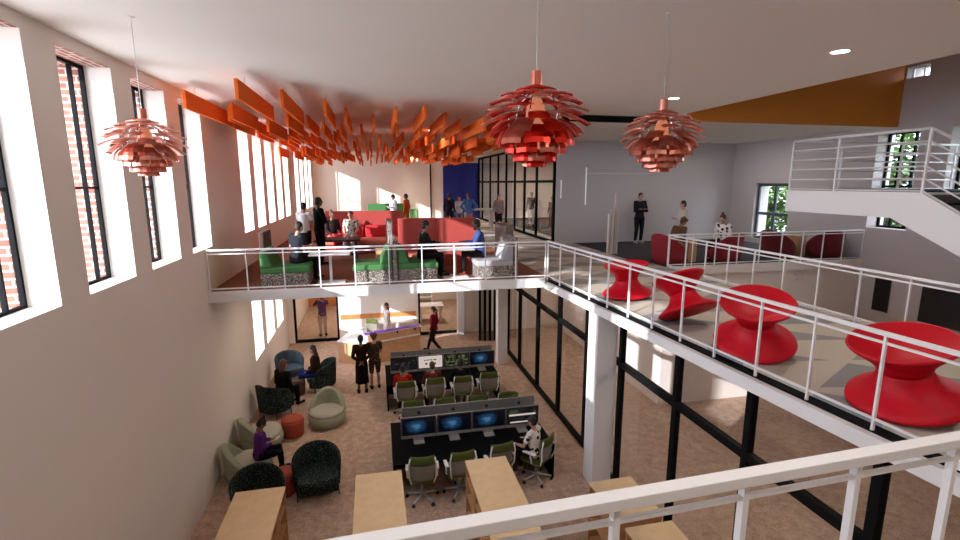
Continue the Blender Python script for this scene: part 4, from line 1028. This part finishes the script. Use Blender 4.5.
# ------------------------------------------------------------------ outside on the right: lawn, trees, white wall
mb = MB(); mb.box(RX+.5, 60, -30, 60, -.4, -.3); struct('ground_outside', mb, mat('grass', (.06, .12, .03), .95, noise=(2, (.10, .16, .05), .4, .6)))
mb = MB(); mb.box(-40, XO-.05, -30, 60, -.4, -.3); struct('ground_left', mb, mat('pale_paving', (.55, .53, .50), .9))
M_leafA = mat('tree_leaves', (.05, .11, .018), .7, noise=(3, (.12, .21, .04), .4, .6)); M_bark = mat('bark', (.09, .06, .04), .9)
def tree(label, x, y, h, r):
    o = thing('tree', label, 'tree', (x, y, -.3), 0, 'trees outside the right windows')
    b = MB(); b.tube([(0, 0, 0), (.05, .05, h*.4), (0, .1, h*.75)], [.16, .12, .05], 10)
    for k in range(6):
        a = k*1.05; b.tube([(.02, .05, h*(.4+.05*k)), (r*.7*math.cos(a), r*.7*math.sin(a), h*(.6+.05*k))], [.05, .02], 6)
    b.build('trunk', M_bark, o, smooth=True)
    b = MB()
    for k in range(3600):
        u = Vector((rnd.gauss(0, 1), rnd.gauss(0, 1), rnd.gauss(0, 1))).normalized() * (rnd.random()**.45)
        lump = 1 + .22*math.sin(5*u.x+3*u.z) * math.cos(4*u.y)
        p = Vector((u.x*r*lump, u.y*r*lump, h*.68 + u.z*h*.36*lump)); a, c = rnd.random()*6.3, rnd.uniform(-.8, .8)
        d = Vector((math.cos(a), math.sin(a), c)).normalized()*.19; e = d.cross(Vector((0, 0, 1))).normalized()*.12
        b.add([p-d, p+e, p+d, p-e], [(0, 1, 2, 3)])
    tag(b.build('foliage', M_leafA, o), kind='stuff')
tree('leafy tree outside the slate framed lobby window', 22.5, 24.2, 7.5, 2.1)
tree('leafy tree outside between the lobby window and the tall windows', 26.3, 21.8, 8.0, 2.0)
tree('tall leafy tree outside the tall window behind the upper landing', 22.3, 17.3, 9.5, 2.1)
tree('leafy tree outside the second tall window of the right wall', 20.0, 12.4, 9.0, 1.9)
mb = MB(); mb.box(30, 30.4, 16, 48, -.3, 4.4); tag(mb.build('garden_wall', M_armw), 'long white garden wall outside beyond the trees', 'wall')

# ------------------------------------------------------------------ light
w = bpy.data.worlds.new('sky'); scn.world = w; w.use_nodes = True
bg = w.node_tree.nodes['Background']; bg.inputs[0].default_value = (.77, .86, 1.0, 1); bg.inputs[1].default_value = SKY = 5.6
sd = bpy.data.lights.new('sun', 'SUN'); sd.energy = 4.8; sd.angle = rad(.6); sd.color = (.95, .97, 1)
so = bpy.data.objects.new('sun', sd); C.objects.link(so); so.rotation_euler = Vector((1, .70, -.40)).to_track_quat('-Z', 'Y').to_euler(); so.location = (-20, -10, 15)
def area(name, loc, size, power, col, rot=(0, 0, 0)):
    l = bpy.data.lights.new(name, 'AREA'); l.shape = 'DISK'; l.size = size; l.energy = power; l.color = col
    o = bpy.data.objects.new(name, l); C.objects.link(o); o.location = loc; o.rotation_euler = rot
for i, (x, y) in enumerate([(5.88, 5.46), (5.89, 9.03), (1.9, 16.0)]): area('downlight_lamp', (x, y, ZC-.03), .18, 20 if y < 10 else 8, (1, .9, .8))
for i, (x, y) in enumerate([(9.5, 14.0), (12.0, 14.5)]): area('lobby_lamp', (x, y, 7.45), .3, 12, (1, .92, .88))
for i, (x, y) in enumerate([(-1.5, 12.5), (1.8, 12.5), (-1.5, 16.5), (1.8, 16.5), (6.0, 14.0), (5.9, 9.5), (5.9, 6.0), (5.9, 3.0), (6.0, 17.0)]): area('soffit_fill', (x, y, SL-.03), .25, 14, (1, .85, .72))  # fill lights added under the slab to brighten the ground floor, no fittings
for i, (x, y) in enumerate([(9, 20), (9, 26), (2, 26)]): area('room_fill', (x, y, 7.4), .3, 90, (1, .9, .8))  # added fill to brighten the upper glass room and far mezzanine, no fittings
for i, (x, y) in enumerate([(-1.5, 22), (2.5, 22)]): area('back_room_lamp', (x, y, 3.5), .3, 40, (1, .85, .72))

for x, y in [(.5, .6), (2.6, .6), (5.5, .8)]: area('bridge_fill', (x, y, ZC-.03), .5, 20, (1, .93, .88))  # out of view fill without fixtures, added to brighten the close railing

# ------------------------------------------------------------------ camera
cam = bpy.data.cameras.new('camera'); co = bpy.data.objects.new('camera', cam); C.objects.link(co)
cam.sensor_width = 36; cam.lens = 487/960*36; cam.clip_start = .05
pit, yaw = rad(10.15), rad(12.3)
co.location = (0, 0, 6.1)
Fv = Vector((math.sin(yaw)*math.cos(pit), math.cos(yaw)*math.cos(pit), -math.sin(pit)))
co.rotation_euler = Fv.to_track_quat('-Z', 'Y').to_euler()
scn.camera = co
for o in C.objects:
    if '_used' in o: del o['_used']
vs = scn.view_settings; vs.view_transform = 'Standard'; vs.look = 'None'; vs.exposure = 0.95; vs.gamma = 1; vs.use_curve_mapping = False
cy = scn.cycles; cy.max_bounces = 10; cy.diffuse_bounces = 6; cy.glossy_bounces = 4; cy.transparent_max_bounces = 24; cy.sample_clamp_indirect = 6; cy.use_denoising = True
cy.caustics_reflective = False; cy.caustics_refractive = False
